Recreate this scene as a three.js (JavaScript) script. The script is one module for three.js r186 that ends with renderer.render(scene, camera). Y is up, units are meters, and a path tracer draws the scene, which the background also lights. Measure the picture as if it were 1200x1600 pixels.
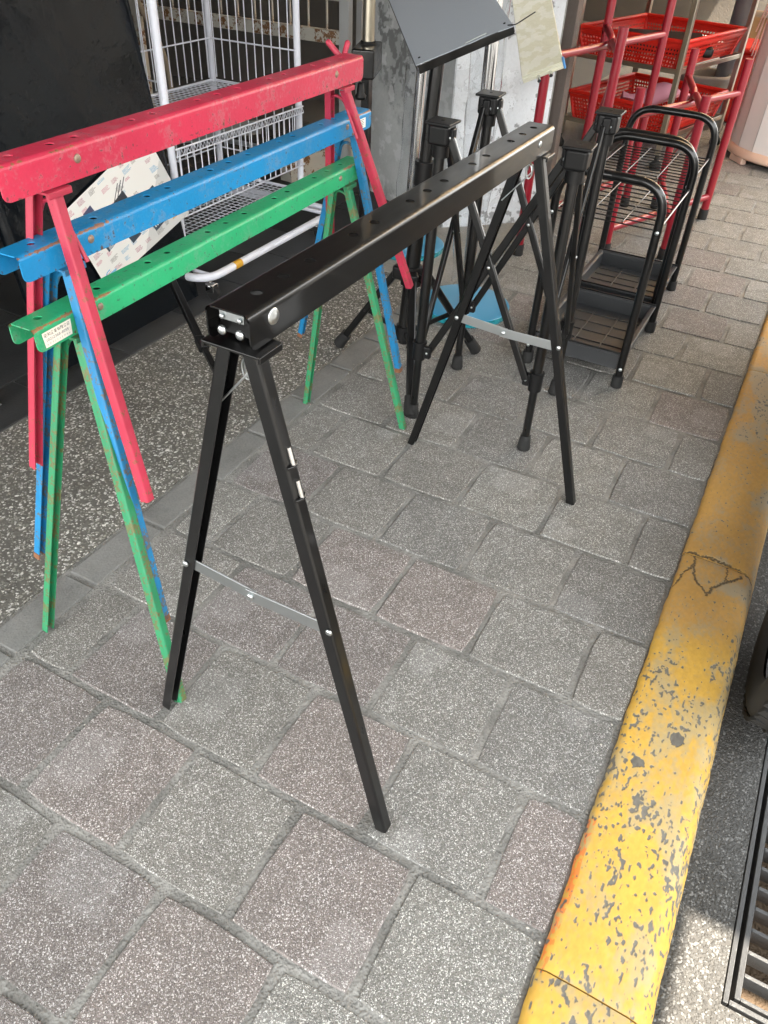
import * as THREE from 'three';
import { RoundedBoxGeometry } from 'three/addons/geometries/RoundedBoxGeometry.js';
import { mergeGeometries } from 'three/addons/utils/BufferGeometryUtils.js';

// ---------- camera, sky, sun, exposure ----------
const scene = new THREE.Scene();
const camera = new THREE.PerspectiveCamera(67.29, 0.75, 0.02, 400);
{
  const m = new THREE.Matrix4().makeBasis(
    new THREE.Vector3(0.87946, 0.04005, -0.47428),
    new THREE.Vector3(-0.33193, 0.76577, -0.55083),
    new THREE.Vector3(0.34113, 0.64187, 0.68676));
  camera.quaternion.setFromRotationMatrix(m);
  camera.position.set(0.0743, 1.1836, 0.3282);
}
const SUN = new THREE.Vector3(0.36, 1, 0.14).normalize();
{ // bright hazy sky: white near the horizon, pale blue above
  const w = 256, h = 128, d = new Float32Array(w * h * 4);
  for (let y = 0; y < h; y++) for (let x = 0; x < w; x++) {
    const el = (y + 0.5) / h * Math.PI - Math.PI / 2, t = Math.pow(Math.max(0, Math.sin(el)), 0.55), i = (y * w + x) * 4;
    const c = el < 0 ? [0.42, 0.40, 0.37] : [1.02 - 0.33 * t, 1.0 - 0.28 * t, 0.94 - 0.2 * t];
    d[i] = c[0]; d[i + 1] = c[1]; d[i + 2] = c[2]; d[i + 3] = 1;
  }
  const t = new THREE.DataTexture(d, w, h, THREE.RGBAFormat, THREE.FloatType);
  t.mapping = THREE.EquirectangularReflectionMapping; t.magFilter = t.minFilter = THREE.LinearFilter; t.needsUpdate = true;
  scene.background = t; scene.environment = t;
}
const sun = new THREE.DirectionalLight(0xfff1dc, 4);
sun.name = 'sun';
sun.position.copy(SUN).multiplyScalar(12);
sun.castShadow = true;
sun.shadow.mapSize.set(2048, 2048);
Object.assign(sun.shadow.camera, { left: -7, right: 7, top: 7, bottom: -7, near: 0.5, far: 40 });
scene.add(sun, sun.target);
const renderer = new THREE.WebGLRenderer({ antialias: true });
renderer.toneMapping = THREE.LinearToneMapping;
renderer.toneMappingExposure = 9.8;
renderer.shadowMap.enabled = true;

// ---------- helpers ----------
const V = (x, y, z) => new THREE.Vector3(x, y, z);
let seed = 7;
const rnd = () => { seed = (seed * 1664525 + 1013904223) >>> 0; return seed / 4294967296; };
const rr = (a, b) => a + (b - a) * rnd();
const names = {};
const numbered = (n) => { names[n] = (names[n] ?? -1) + 1; return names[n] ? n + '_' + String(names[n]).padStart(3, '0') : n; };
function clean(g) {
  const h = g.index ? g.toNonIndexed() : g;
  for (const k of Object.keys(h.attributes)) if (!['position', 'normal', 'uv'].includes(k)) h.deleteAttribute(k);
  if (!h.attributes.uv) h.setAttribute('uv', new THREE.BufferAttribute(new Float32Array(h.attributes.position.count * 2), 2));
  return h;
}
const merge = (list) => { list = [list].flat(3).map(clean); return list.length === 1 ? list[0] : mergeGeometries(list, false); };
function part(parent, name, geoms, material, label) {
  const m = new THREE.Mesh(merge(geoms), material);
  m.name = name; m.castShadow = m.receiveShadow = true;
  if (label) m.userData.label = label;
  parent.add(m);
  return m;
}
function thing(name, label, category, group) {
  const g = new THREE.Group(); g.name = numbered(name);
  g.userData = { label, category }; if (group) g.userData.group = group;
  scene.add(g); return g;
}
function structure(name) { const g = new THREE.Group(); g.name = numbered(name); g.userData = { kind: 'structure' }; scene.add(g); return g; }
function rebase(g, x, y, z) { g.position.set(x, y, z); for (const c of g.children) c.position.sub(V(x, y, z)); return g; }
const UP = V(0, 1, 0);
function frame(a, b, side) {            // matrix: z runs a to b, x near side
  const z = b.clone().sub(a).normalize();
  let x = (side ?? (Math.abs(z.y) > 0.99 ? V(1, 0, 0) : UP.clone().cross(z))).clone();
  x.sub(z.clone().multiplyScalar(x.dot(z))).normalize();
  const y = z.clone().cross(x);
  return new THREE.Matrix4().makeBasis(x, y, z).setPosition(a);
}
function rod(a, b, r, seg = 10, r2 = r) {
  const L = a.distanceTo(b), g = new THREE.CylinderGeometry(r2, r, L, seg);
  g.rotateX(Math.PI / 2); g.translate(0, 0, L / 2);
  return g.applyMatrix4(frame(a, b));
}
function bar(a, b, w, t, side, rad = 0.0015) {   // w along side, t across
  const L = a.distanceTo(b), g = new RoundedBoxGeometry(w, t, L, 1, Math.min(rad, w * 0.3, t * 0.3));
  g.translate(0, 0, L / 2);
  return g.applyMatrix4(frame(a, b, side));
}
function box(x, y, z, w, h, d, rad = 0.004, ry = 0) {
  const g = new RoundedBoxGeometry(w, h, d, 2, Math.min(rad, w * 0.45, h * 0.45, d * 0.45));
  if (ry) g.rotateY(ry);
  return g.translate(x, y, z);
}
const ball = (p, r, sy = 1, dir) => {
  const g = new THREE.SphereGeometry(r, 12, 8); g.scale(1, 1, sy);
  return g.applyMatrix4(frame(p, p.clone().add(dir ?? UP)));
};
function fillet(pts, rad, n = 7) {        // polyline with rounded corners
  const out = [pts[0].clone()];
  for (let i = 1; i < pts.length - 1; i++) {
    const p = pts[i], a = pts[i - 1].clone().sub(p), b = pts[i + 1].clone().sub(p);
    const d = Math.min(rad, a.length() * 0.49, b.length() * 0.49);
    a.setLength(d); b.setLength(d);
    for (let k = 0; k <= n; k++) {
      const t = k / n, s = p.clone().add(a).multiplyScalar((1 - t) * (1 - t)).add(p.clone().multiplyScalar(2 * t * (1 - t))).add(p.clone().add(b).multiplyScalar(t * t));
      out.push(s);
    }
  }
  out.push(pts[pts.length - 1].clone());
  return out;
}
function tube(pts, r, seg = 10, closed = false) {
  const P = [], N = [], I = [], U = [];
  const n = pts.length, tan = pts.map((p, i) => {
    const a = closed ? pts[(i + n - 1) % n] : pts[Math.max(0, i - 1)], b = closed ? pts[(i + 1) % n] : pts[Math.min(n - 1, i + 1)];
    return b.clone().sub(a).normalize();
  });
  let nx = Math.abs(tan[0].y) > 0.9 ? V(1, 0, 0) : UP.clone();
  let run = 0;
  for (let i = 0; i < n; i++) {
    nx.sub(tan[i].clone().multiplyScalar(nx.dot(tan[i]))).normalize();
    const ny = tan[i].clone().cross(nx);
    if (i) run += pts[i].distanceTo(pts[i - 1]);
    for (let k = 0; k <= seg; k++) {
      const t = k / seg * Math.PI * 2, q = nx.clone().multiplyScalar(Math.cos(t)).add(ny.clone().multiplyScalar(Math.sin(t)));
      N.push(q.x, q.y, q.z); P.push(pts[i].x + q.x * r, pts[i].y + q.y * r, pts[i].z + q.z * r); U.push(run, k / seg * r * 6.28);
    }
  }
  const m = closed ? n : n - 1;
  for (let i = 0; i < m; i++) for (let k = 0; k < seg; k++) {
    const a = i * (seg + 1) + k, b = ((i + 1) % n) * (seg + 1) + k;
    I.push(a, a + 1, b, b, a + 1, b + 1);
  }
  if (!closed) for (const [i, s] of [[0, -1], [n - 1, 1]]) {
    const c = P.length / 3, t = tan[i].clone().multiplyScalar(s);
    P.push(pts[i].x, pts[i].y, pts[i].z); N.push(t.x, t.y, t.z); U.push(0, 0);
    for (let k = 0; k <= seg; k++) { const j = (i * (seg + 1) + k) * 3; P.push(P[j], P[j + 1], P[j + 2]); N.push(t.x, t.y, t.z); U.push(0, 0); }
    for (let k = 0; k < seg; k++) s > 0 ? I.push(c, c + 1 + k, c + 2 + k) : I.push(c, c + 2 + k, c + 1 + k);
  }
  const g = new THREE.BufferGeometry();
  g.setAttribute('position', new THREE.Float32BufferAttribute(P, 3)); g.setAttribute('normal', new THREE.Float32BufferAttribute(N, 3));
  g.setAttribute('uv', new THREE.Float32BufferAttribute(U, 2)); g.setIndex(I);
  return g;
}
function lathe(prof, x, y, z, seg = 32) { return new THREE.LatheGeometry(prof.map(([a, b]) => new THREE.Vector2(a, b)), seg).translate(x, y, z); }
function quad(a, b, c, d) {              // a b c d counterclockwise, uv 0..1
  const g = new THREE.BufferGeometry();
  g.setAttribute('position', new THREE.Float32BufferAttribute([a, b, c, a, c, d].flatMap((p) => [p.x, p.y, p.z]), 3));
  g.setAttribute('uv', new THREE.Float32BufferAttribute([0, 0, 1, 0, 1, 1, 0, 0, 1, 1, 0, 1], 2));
  g.computeVertexNormals(); return g;
}
function uvScale(g, sx, sy, ox = 0, oy = 0) { const u = g.attributes.uv; for (let i = 0; i < u.count; i++) u.setXY(i, u.getX(i) * sx + ox, u.getY(i) * sy + oy); return g; }
function planarUV(g, s, ox = 0, oz = 0) {   // top view metres / s; sides use height
  const p = g.attributes.position, n = g.attributes.normal, u = [];
  for (let i = 0; i < p.count; i++) {
    const ax = Math.abs(n.getX(i)), ay = Math.abs(n.getY(i)), az = Math.abs(n.getZ(i));
    if (ay >= ax && ay >= az) u.push(p.getX(i) / s + ox, -p.getZ(i) / s + oz);
    else if (ax > az) u.push(p.getZ(i) / s + ox, p.getY(i) / s + oz);
    else u.push(p.getX(i) / s + ox, p.getY(i) / s + oz);
  }
  g.setAttribute('uv', new THREE.Float32BufferAttribute(u, 2)); return g;
}
// ---------- textures ----------
function noiseGrid(w, h, cell, seedv) {   // tileable smooth value noise
  let s = seedv * 7919 + 13 >>> 0; const r = () => { s = (s * 1664525 + 1013904223) >>> 0; return s / 4294967296; };
  const gw = Math.max(1, Math.round(w / cell)), gh = Math.max(1, Math.round(h / cell)), G = new Float32Array(gw * gh).map(() => r());
  const out = new Float32Array(w * h), sm = (t) => t * t * (3 - 2 * t);
  for (let y = 0; y < h; y++) {
    const fy = y / h * gh, y0 = Math.floor(fy), ty = sm(fy - y0), r0 = (y0 % gh) * gw, r1 = ((y0 + 1) % gh) * gw;
    for (let x = 0; x < w; x++) {
      const fx = x / w * gw, x0 = Math.floor(fx), tx = sm(fx - x0), a = x0 % gw, b = (x0 + 1) % gw;
      out[y * w + x] = (G[r0 + a] * (1 - tx) + G[r0 + b] * tx) * (1 - ty) + (G[r1 + a] * (1 - tx) + G[r1 + b] * tx) * ty;
    }
  }
  return out;
}
function fbm(w, h, cell, oct, seedv) {
  const o = new Float32Array(w * h); let amp = 1, tot = 0;
  for (let k = 0; k < oct && cell >= 1; k++) { const g = noiseGrid(w, h, cell, seedv + k * 31); for (let i = 0; i < o.length; i++) o[i] += g[i] * amp; tot += amp; amp *= 0.55; cell /= 2; }
  for (let i = 0; i < o.length; i++) o[i] /= tot; return o;
}
const toS = (c) => { c = Math.max(0, Math.min(1, c)); return (c <= 0.0031308 ? c * 12.92 : 1.055 * Math.pow(c, 1 / 2.4) - 0.055) * 255; };
function texRGB(w, h, fn, repeat = true) {   // fn(i,x,y) gives linear rgb
  const d = new Uint8Array(w * h * 4);
  for (let y = 0, i = 0; y < h; y++) for (let x = 0; x < w; x++, i++) { const c = fn(i, x, y); d[i * 4] = toS(c[0]); d[i * 4 + 1] = toS(c[1]); d[i * 4 + 2] = toS(c[2]); d[i * 4 + 3] = 255; }
  const t = new THREE.DataTexture(d, w, h); t.colorSpace = THREE.SRGBColorSpace; return fin(t, repeat);
}
function texGray(w, h, fn, repeat = true) {
  const d = new Uint8Array(w * h * 4);
  for (let i = 0; i < w * h; i++) { const c = Math.max(0, Math.min(255, fn(i) * 255)); d[i * 4] = d[i * 4 + 1] = d[i * 4 + 2] = c; d[i * 4 + 3] = 255; }
  return fin(new THREE.DataTexture(d, w, h), repeat);
}
function fin(t, repeat) { t.magFilter = THREE.LinearFilter; t.minFilter = THREE.LinearMipmapLinearFilter; t.generateMipmaps = true; if (repeat) t.wrapS = t.wrapT = THREE.RepeatWrapping; t.needsUpdate = true; return t; }
const lerp = (a, b, t) => a + (b - a) * t, mix3 = (a, b, t) => [lerp(a[0], b[0], t), lerp(a[1], b[1], t), lerp(a[2], b[2], t)];
const clamp01 = (t) => Math.max(0, Math.min(1, t)), step = (a, b, t) => { t = clamp01((t - a) / (b - a)); return t * t * (3 - 2 * t); };
// grains stamped over a field: returns value (0 none) and height
function grains(n, count, rmin, rmax, tone, seedv, elong = 1.6) {
  let s = seedv * 104729 + 7 >>> 0; const r = () => { s = (s * 1664525 + 1013904223) >>> 0; return s / 4294967296; };
  const val = new Float32Array(n * n).fill(-1), hgt = new Float32Array(n * n);
  for (let k = 0; k < count; k++) {
    const cx = r() * n, cy = r() * n, R = rmin + (rmax - rmin) * r() * r(), e = 1 + (elong - 1) * r(), th = r() * 3.1416, c = Math.cos(th), q = Math.sin(th), t = tone(r), b = Math.ceil(R * e);
    for (let y = -b; y <= b; y++) for (let x = -b; x <= b; x++) {
      const u = (x * c + y * q) / (R * e), v = (-x * q + y * c) / R, d = u * u + v * v;
      if (d < 1) { const i = ((Math.floor(cy) + y + n) % n) * n + (Math.floor(cx) + x + n) % n; val[i] = t; hgt[i] = 1 - d * 0.6; }
    }
  }
  return [val, hgt];
}
const std = (o) => new THREE.MeshStandardMaterial(o);
const lin = (r, g, b) => new THREE.Color().setRGB(r, g, b);

// paving slabs: washed fine chippings in grey, red-brown or buff concrete
const PN = 2048, PSIZE = 0.6;
const pv = grains(PN, 150000, 1.6, 4.2, (r) => { const t = r(); return t < 0.28 ? 0.33 + 0.34 * r() : t < 0.65 ? 0.15 + 0.09 * r() : 0.085 + 0.06 * r(); }, 3, 1.9);
const pCoarse = fbm(PN, PN, 512, 6, 5), pFine = fbm(PN, PN, 8, 2, 9), gum = grains(PN, 46, 5, 26, (r) => 0.4 + 0.3 * r(), 77, 1.5)[0];
const paverBump = texGray(PN, PN, (i) => (pv[0][i] >= 0 ? 0.35 + 0.5 * pv[1][i] : 0.22) * 0.8 + pFine[i] * 0.25);
function paverTex(base, grainTint, whiteTint) {
  return texRGB(PN, PN, (i) => {
    const dirt = 0.7 + 0.6 * pCoarse[i], v = pv[0][i];
    let c = base.map((q) => q * (0.75 + 0.5 * pFine[i]));
    if (v >= 0) c = mix3(c, (v > 0.3 ? whiteTint : grainTint).map((q) => q * v), 0.9);
    const st = step(0.56, 0.66, pCoarse[i]) * 0.24 + (gum[i] > 0 ? 0.3 * gum[i] : 0), lt = step(0.4, 0.3, pCoarse[i]) * 0.06;
    return mix3(c.map((q) => q * dirt + lt), [0.06, 0.056, 0.05], st);
  });
}
const paverMaps = [
  paverTex([0.167, 0.161, 0.149], [1.01, 1, 0.95], [1.0, 0.99, 0.95]),
  paverTex([0.168, 0.147, 0.136], [1.05, 0.95, 0.91], [1.0, 0.97, 0.945]),
  paverTex([0.174, 0.167, 0.152], [1.03, 0.99, 0.92], [1.0, 0.98, 0.945])];
const paverMats = [];
for (const [mi, tints] of [[0, [[1, 1, 1], [0.9, 0.9, 0.91], [1.07, 1.07, 1.06]]], [1, [[1, 0.98, 0.98], [0.88, 0.88, 0.89]]], [2, [[1, 1, 1], [0.9, 0.9, 0.9]]]])
  paverMats.push(tints.map((t) => std({ map: paverMaps[mi], bumpMap: paverBump, bumpScale: 0.0016, roughness: 0.86, color: lin(...t) })));
const mN = 512, mA = fbm(mN, mN, 64, 6, 21), mB = fbm(mN, mN, 4, 2, 22), mC = fbm(mN, mN, 128, 3, 23);
const grimeTex = texRGB(mN, mN, (i) => { const k = 0.09 + 0.18 * mA[i] * mA[i] + 0.08 * mB[i]; return [k * 1.02, k * 1.0, k * 0.94]; });
const grimeBump = texGray(mN, mN, (i) => 0.6 * mA[i] + 0.4 * mB[i]);
const mortar = std({ map: grimeTex, bumpMap: grimeBump, bumpScale: 0.007, roughness: 0.95 });
const stoneTex = texRGB(mN, mN, (i) => { const k = 0.05 + 0.1 * mC[i] + 0.05 * mB[i] + 0.05 * mA[i]; return [k, k, k * 0.96]; });
const stoneMat = std({ map: stoneTex, bumpMap: grimeBump, bumpScale: 0.0015, roughness: 0.85 });
// washed pebble terrazzo
const tv = grains(1024, 17000, 1.6, 4.6, (r) => { const t = r(); return t < 0.42 ? 0.32 + 0.38 * r() : 0.12 + 0.16 * r(); }, 12, 1.8);
const tA = fbm(1024, 1024, 200, 5, 40), tF = fbm(1024, 1024, 6, 2, 44);
const terrMap = texRGB(1024, 1024, (i) => {
  const v = tv[0][i], d = 0.7 + 0.5 * tA[i]; let c = [0.105, 0.1, 0.088].map((q) => q * (0.7 + 0.6 * tF[i]));
  if (v >= 0) { const y = (i * 7 % 5) === 0 ? 0.78 : 0.9; c = v > 0.3 ? [v * 0.95, v * 0.93, v * y] : [v, v * 0.97, v * 0.85]; }
  return c.map((q) => q * d);
});
const terrMat = std({ map: terrMap, bumpMap: texGray(1024, 1024, (i) => tv[0][i] >= 0 ? 0.4 + 0.5 * tv[1][i] : 0.25 + 0.2 * tF[i]), bumpScale: 0.0022, roughness: 0.75 });
// slate tile
const slateMap = texRGB(mN, mN, (i) => { const k = 0.02 + 0.022 * mC[i] + 0.012 * mA[i]; return [k, k * 1.03, k * 1.07]; });
const slateMats = [1, 1.25, 0.8].map((t) => std({ map: slateMap, bumpMap: grimeBump, bumpScale: 0.0012, roughness: 0.55, color: lin(t, t, t) }));
const asphaltMap = texRGB(mN, mN, (i) => { const k = 0.03 + 0.05 * mA[i] * mA[i] + 0.05 * (mB[i] > 0.62 ? mB[i] - 0.45 : 0) + 0.02 * mC[i]; return [k, k, k * 1.02]; });
const asphalt = std({ map: asphaltMap, bumpMap: grimeBump, bumpScale: 0.006, roughness: 0.9 });
const concreteMap = texRGB(mN, mN, (i) => { const k = 0.12 + 0.14 * mC[i] + 0.06 * mB[i] + 0.05 * (mA[i] - 0.5); return [k * 1.02, k, k * 0.93]; });
const concrete = std({ map: concreteMap, bumpMap: grimeBump, bumpScale: 0.006, roughness: 0.95 });
// painted kerb: u along the street (0 at z = 0.4, 3.4 m long), v across 0.32 m
const KW = 2048, KH = 320, KL = 3.4, KV = 0.32;
const kA = fbm(KW, KH, 48, 5, 61), kB = fbm(KW, KH, 5, 2, 62), kC = fbm(KW, KH, 200, 4, 63), kD = fbm(KW, KH, 5, 2, 64);
const crackField = new Float32Array(KW * KH);
function crack(pts, wdt) {
  for (let k = 0; k < pts.length - 1; k++) {
    const [x0, z0] = pts[k], [x1, z1] = pts[k + 1], n = 160;
    for (let i = 0; i <= n; i++) {
      const t = i / n, q0 = (k * 37 + 11) * KW + (i * 2 + k * 211) % KW, jx = (kA[q0 % kA.length] - 0.5) * 0.012, jz = (kA[(q0 + 77777) % kA.length] - 0.5) * 0.022;
      const u = (0.4 - lerp(z0, z1, t) - jz) / KL * KW, v = (lerp(x0, x1, t) + jx - 0.104) / KV * KH, w = wdt * (0.6 + 0.8 * Math.abs(Math.sin(i * 0.17 + k)));
      for (let y = -4; y <= 4; y++) for (let x = -4; x <= 4; x++) {
        const px = Math.round(u) + x, py = Math.round(v) + y; if (px < 0 || py < 0 || px >= KW || py >= KH) continue;
        const d = Math.hypot((px - u) * KL / KW, (py - v) * KV / KH); if (d < w) crackField[py * KW + px] = Math.max(crackField[py * KW + px], 1 - d / w * 0.4);
      }
    }
  }
}
crack([[0.1, -1.158], [0.137, -1.164], [0.173, -1.165], [0.208, -1.164], [0.236, -1.159], [0.29, -1.144]], 0.0021);
crack([[0.137, -1.164], [0.14, -1.133], [0.125, -1.084], [0.112, -1.039]], 0.0015);
crack([[0.139, -1.133], [0.146, -1.089], [0.183, -1.039], [0.189, -1.071], [0.211, -1.1], [0.223, -1.116], [0.243, -1.142]], 0.0018);
crack([[0.208, -1.164], [0.212, -1.13], [0.211, -1.1]], 0.0009);
const kerbPaint = (i, x, y) => {
  const z = 0.4 - x / KW * KL, px = 0.104 + y / KH * KV, far = step(-0.86, -1.02, z + (kC[i] - 0.5) * 0.2);
  const edge = step(0.235, 0.285, px) * 0.5 * (1 - 0.6 * far);
  const dens = step(0.38, 0.66, kC[i] * 0.55 + kA[i] * 0.45 + edge * 0.3 - far * 0.1), thr = lerp(0.74, 0.535, dens);
  let chip = step(thr, thr + 0.05, kB[i] * 0.7 + kD[i] * 0.3);
  if (Math.hypot(z + 0.639, (px - 0.204) * 1.3) < 0.016 + 0.008 * (kB[i] - 0.5)) chip = 1;
  if (Math.hypot(z + 0.558, px - 0.153) < 0.011 + 0.006 * (kB[i] - 0.5)) chip = 1;
  const pale = far * step(0.5, 0.62, kA[i] * 0.6 + kC[i] * 0.4 + 0.02) * 0.75;
  return [far, chip, pale];
};
const kerbMap = texRGB(KW, KH, (i, x, y) => {
  const [far, chip, pale] = kerbPaint(i, x, y), z = 0.4 - x / KW * KL, px = 0.104 + y / KH * KV;
  let c = mix3([0.56, 0.325, 0.035], [0.5, 0.275, 0.055], far);
  c = c.map((q, k) => q * (0.78 + 0.4 * kC[i]) * (0.88 + 0.24 * kD[i]) * (k === 2 ? 0.8 + 0.6 * kA[i] : 1));
  c = mix3(c, [0.3, 0.26, 0.17], 0.12 + 0.42 * step(0.42, 0.66, kA[i] * 0.6 + kB[i] * 0.4));
  c = mix3(c, [0.34, 0.29, 0.2], pale);
  c = mix3(c, [0.36, 0.30, 0.17], 0.5 * step(0.5, 0.64, kA[i]) * (1 - far));
  if (px < 0.122 && z > -0.42 && z < -0.16 && kB[i] > 0.45) c = mix3(c, [0.72, 0.17, 0.03], 0.75);
  const g = 0.045 + 0.07 * kD[i] + 0.05 * kA[i];
  c = mix3(c, [g * 1.08, g, g * 0.86], chip);
  return mix3(c, [0.07, 0.05, 0.025], Math.min(1, crackField[i]));
});
const kerbBump = texGray(KW, KH, (i) => { const [, chip] = kerbPaint(i, i % KW, Math.floor(i / KW)); return 0.55 + 0.2 * kA[i] + 0.08 * kD[i] - 0.14 * chip - 0.5 * crackField[i]; });
const kerbMat = std({ map: kerbMap, bumpMap: kerbBump, bumpScale: 0.005, roughness: 0.72 });

// ---------- setting ----------
const flat = (x0, x1, z0, z1, y, s) => { const g = new THREE.PlaneGeometry(Math.abs(x1 - x0), Math.abs(z1 - z0), 1, 1); g.rotateX(-Math.PI / 2); g.translate((x0 + x1) / 2, y, (z0 + z1) / 2); return planarUV(g, s); };
const slab = (x0, x1, y0, y1, z0, z1, s) => planarUV(new THREE.BoxGeometry(x1 - x0, y1 - y0, Math.abs(z1 - z0)).translate((x0 + x1) / 2, (y0 + y1) / 2, (z0 + z1) / 2).toNonIndexed(), s);
{
  const ground = part(scene, 'ground', flat(-60, 60, -60, 60, -0.7, 1.7), asphalt); ground.userData = { kind: 'structure' };
  const road = structure('road');
  part(road, 'asphalt', [slab(0.86, 9, -0.5, -0.1, 14, -30, 0.9)], asphalt);
  part(road, 'far_pavement', [slab(9, 12.5, -0.5, 0.02, 14, -30, 0.9)], concrete);
  const gutter = structure('gutter');
  part(gutter, 'channel', [slab(0.24, 0.372, -0.5, -0.112, 3, -12, 1.3), slab(0.372, 0.86, -0.5, -0.112, 3, -0.302, 1.3), slab(0.372, 0.86, -0.5, -0.112, -1.32, -12, 1.3)], std({ map: paverMaps[0], bumpMap: paverBump, bumpScale: 0.003, roughness: 0.9, color: lin(0.24, 0.245, 0.255) }));
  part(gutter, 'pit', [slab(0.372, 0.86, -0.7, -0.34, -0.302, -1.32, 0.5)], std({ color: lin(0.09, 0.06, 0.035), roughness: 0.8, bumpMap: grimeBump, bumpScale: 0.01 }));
}
// sidewalk: mortar bed with one mesh per paving slab
const P = 0.21;
{
  const walk = structure('sidewalk');
  part(walk, 'mortar_bed', [slab(-0.962, 0.118, -0.4, -0.0029, 2, -9.5, 0.42)], mortar);
  function paver(w, d, vi) {              // jagged outline, worn edge, flat top at 0
    const pts = [], hw = w / 2, hd = d / 2, n = 4, J = () => rr(-0.0008, 0.0008);
    for (let k = 0; k < n; k++) pts.push([-hw + w * (k + (k ? rr(-0.2, 0.2) : 0)) / n, hd + J()]);
    for (let k = 0; k < n; k++) pts.push([hw + J(), hd - d * (k + (k ? rr(-0.2, 0.2) : 0)) / n]);
    for (let k = 0; k < n; k++) pts.push([hw - w * (k + (k ? rr(-0.2, 0.2) : 0)) / n, -hd + J()]);
    for (let k = 0; k < n; k++) pts.push([-hw + J(), -hd + d * (k + (k ? rr(-0.2, 0.2) : 0)) / n]);
    for (const k of [0, n, 2 * n, 3 * n]) { const c = pts[k], q = rr(0.0015, 0.005); c[0] -= Math.sign(c[0]) * q; c[1] -= Math.sign(c[1]) * q; }
    const pos = [], N = pts.length, rim = pts.map(([x, z]) => { const q = rr(0.0012, 0.0028), l = Math.hypot(x, z); return [x * (1 - q / l * 1.2), z * (1 - q / l * 1.2)]; });
    const low = pts.map(() => -rr(0.0026, 0.0042));
    for (let i = 0; i < N; i++) {
      const j = (i + 1) % N, a = rim[i], b = rim[j], c = pts[i], e = pts[j];
      pos.push(0, 0, 0, a[0], 0, a[1], b[0], 0, b[1]);
      pos.push(a[0], 0, a[1], c[0], low[i], c[1], e[0], low[j], e[1], a[0], 0, a[1], e[0], low[j], e[1], b[0], 0, b[1]);
    }
    for (let i = 0; i < pos.length; i += 9) {  // make every face look up
      const ux = pos[i + 3] - pos[i], uz = pos[i + 5] - pos[i + 2], vx = pos[i + 6] - pos[i], vz = pos[i + 8] - pos[i + 2];
      if (uz * vx - ux * vz < 0) for (let k = 0; k < 3; k++) { const t = pos[i + 3 + k]; pos[i + 3 + k] = pos[i + 6 + k]; pos[i + 6 + k] = t; }
    }
    const uv = []; for (let i = 0; i < pos.length; i += 3) uv.push(pos[i] / PSIZE + vi * 0.37, pos[i + 2] / PSIZE + vi * 0.61);
    const g = new THREE.BufferGeometry(); g.setAttribute('position', new THREE.Float32BufferAttribute(pos, 3)); g.setAttribute('uv', new THREE.Float32BufferAttribute(uv, 2));
    g.computeVertexNormals(); return g;
  }
  const full = Array.from({ length: 10 }, (_, i) => paver(P - 0.012, P - 0.011, i + 1)), half = Array.from({ length: 5 }, (_, i) => paver(0.1, P - 0.011, i + 20)), left = Array.from({ length: 5 }, (_, i) => paver(0.095, P - 0.011, i + 30));
  const tone = {}; // slabs seen as red-brown (1) or buff (2), by course and column
  for (const s of ['1,-3.5,1', '0,-4,1', '0,-3,1', '1,-1.5,1', '0,-1,1', '2,-2,1', '2,-3,1', '3,-1.5,1', '-1,-2.5,1', '3,-2.5,1', '-1,-1.5,1', '2,-4,2', '1,-2.5,2', '0,-2,2', '1,-4.25,2', '3,-3.5,2', '4,-3,2', '4,-4,1', '5,-3.5,2', '6,-3,2', '-1,-3.5,2', '0,-1,1', '-2,-2,1', '-2,-3,1', '-1,-0.5,0', '12,-1,1', '11,-0.5,1', '13,-0.5,1', '14,-1,1', '10,-3,1', '13,-2.5,2', '15,-1.5,2', '16,-2,2', '9,-3.5,1']) { const [a, b, c] = s.split(','); tone[a + ',' + b] = +c; }
  for (let k = -4; k < 42; k++) {
    const z = -(k + 0.5) * P, odd = ((k % 2) + 2) % 2;
    const cols = odd ? [[-4.27, 'l'], [-3.5], [-2.5], [-1.5], [-0.5], [0.262, 'h']] : [[-4], [-3], [-2], [-1], [0]];
    for (const [c, kind] of cols) {
      const gs = kind === 'h' ? half : kind === 'l' ? left : full, g = gs[Math.floor(rnd() * gs.length)];
      let t = tone[k + ',' + c]; if (t === undefined) { const q = rnd(); t = k > 14 ? (q < 0.1 ? 1 : q < 0.85 ? 2 : 0) : q < 0.03 ? 1 : q < (c < -2.2 ? 0.5 : 0.12) ? 2 : 0; }  // far courses mostly buff: warm light there put into the slab colour
      const ms = paverMats[t], m = new THREE.Mesh(g, ms[Math.floor(rnd() * ms.length)]);
      m.name = 'paver'; m.receiveShadow = m.castShadow = true;
      m.position.set(c * P, rr(-0.0012, 0.0014), z); m.rotation.set(rr(-0.006, 0.006), kind ? (rnd() < 0.5 ? 0 : Math.PI) : Math.floor(rnd() * 4) * Math.PI / 2, rr(-0.006, 0.006));
      walk.add(m);
    }
  }
  const border = structure('border_course');
  part(border, 'mortar_bed', [slab(-1.05, -0.962, -0.4, -0.004, 2, -9.5, 0.42)], mortar);
  for (let k = -6; k < 12; k++) part(border, 'border_stone', planarUV(clean(box(-1.0, -0.01, -k * 0.213 - 0.09, 0.078, 0.022, 0.203, 0.004)), 0.4, k * 0.31, k * 0.17), stoneMat);
  const terr = structure('pebble_strip');
  part(terr, 'washed_pebbles', [slab(-1.575, -1.05, -0.4, 0, 2, -2.2, 0.82)], terrMat);
  // slate floor of the shop front
  const fl = structure('shop_floor');
  part(fl, 'joint_bed', [slab(-5.2, -1.575, -0.4, -0.002, 2, -7.5, 0.6)], std({ color: lin(0.13, 0.13, 0.13), roughness: 0.9, bumpMap: grimeBump, bumpScale: 0.001 }));
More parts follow.
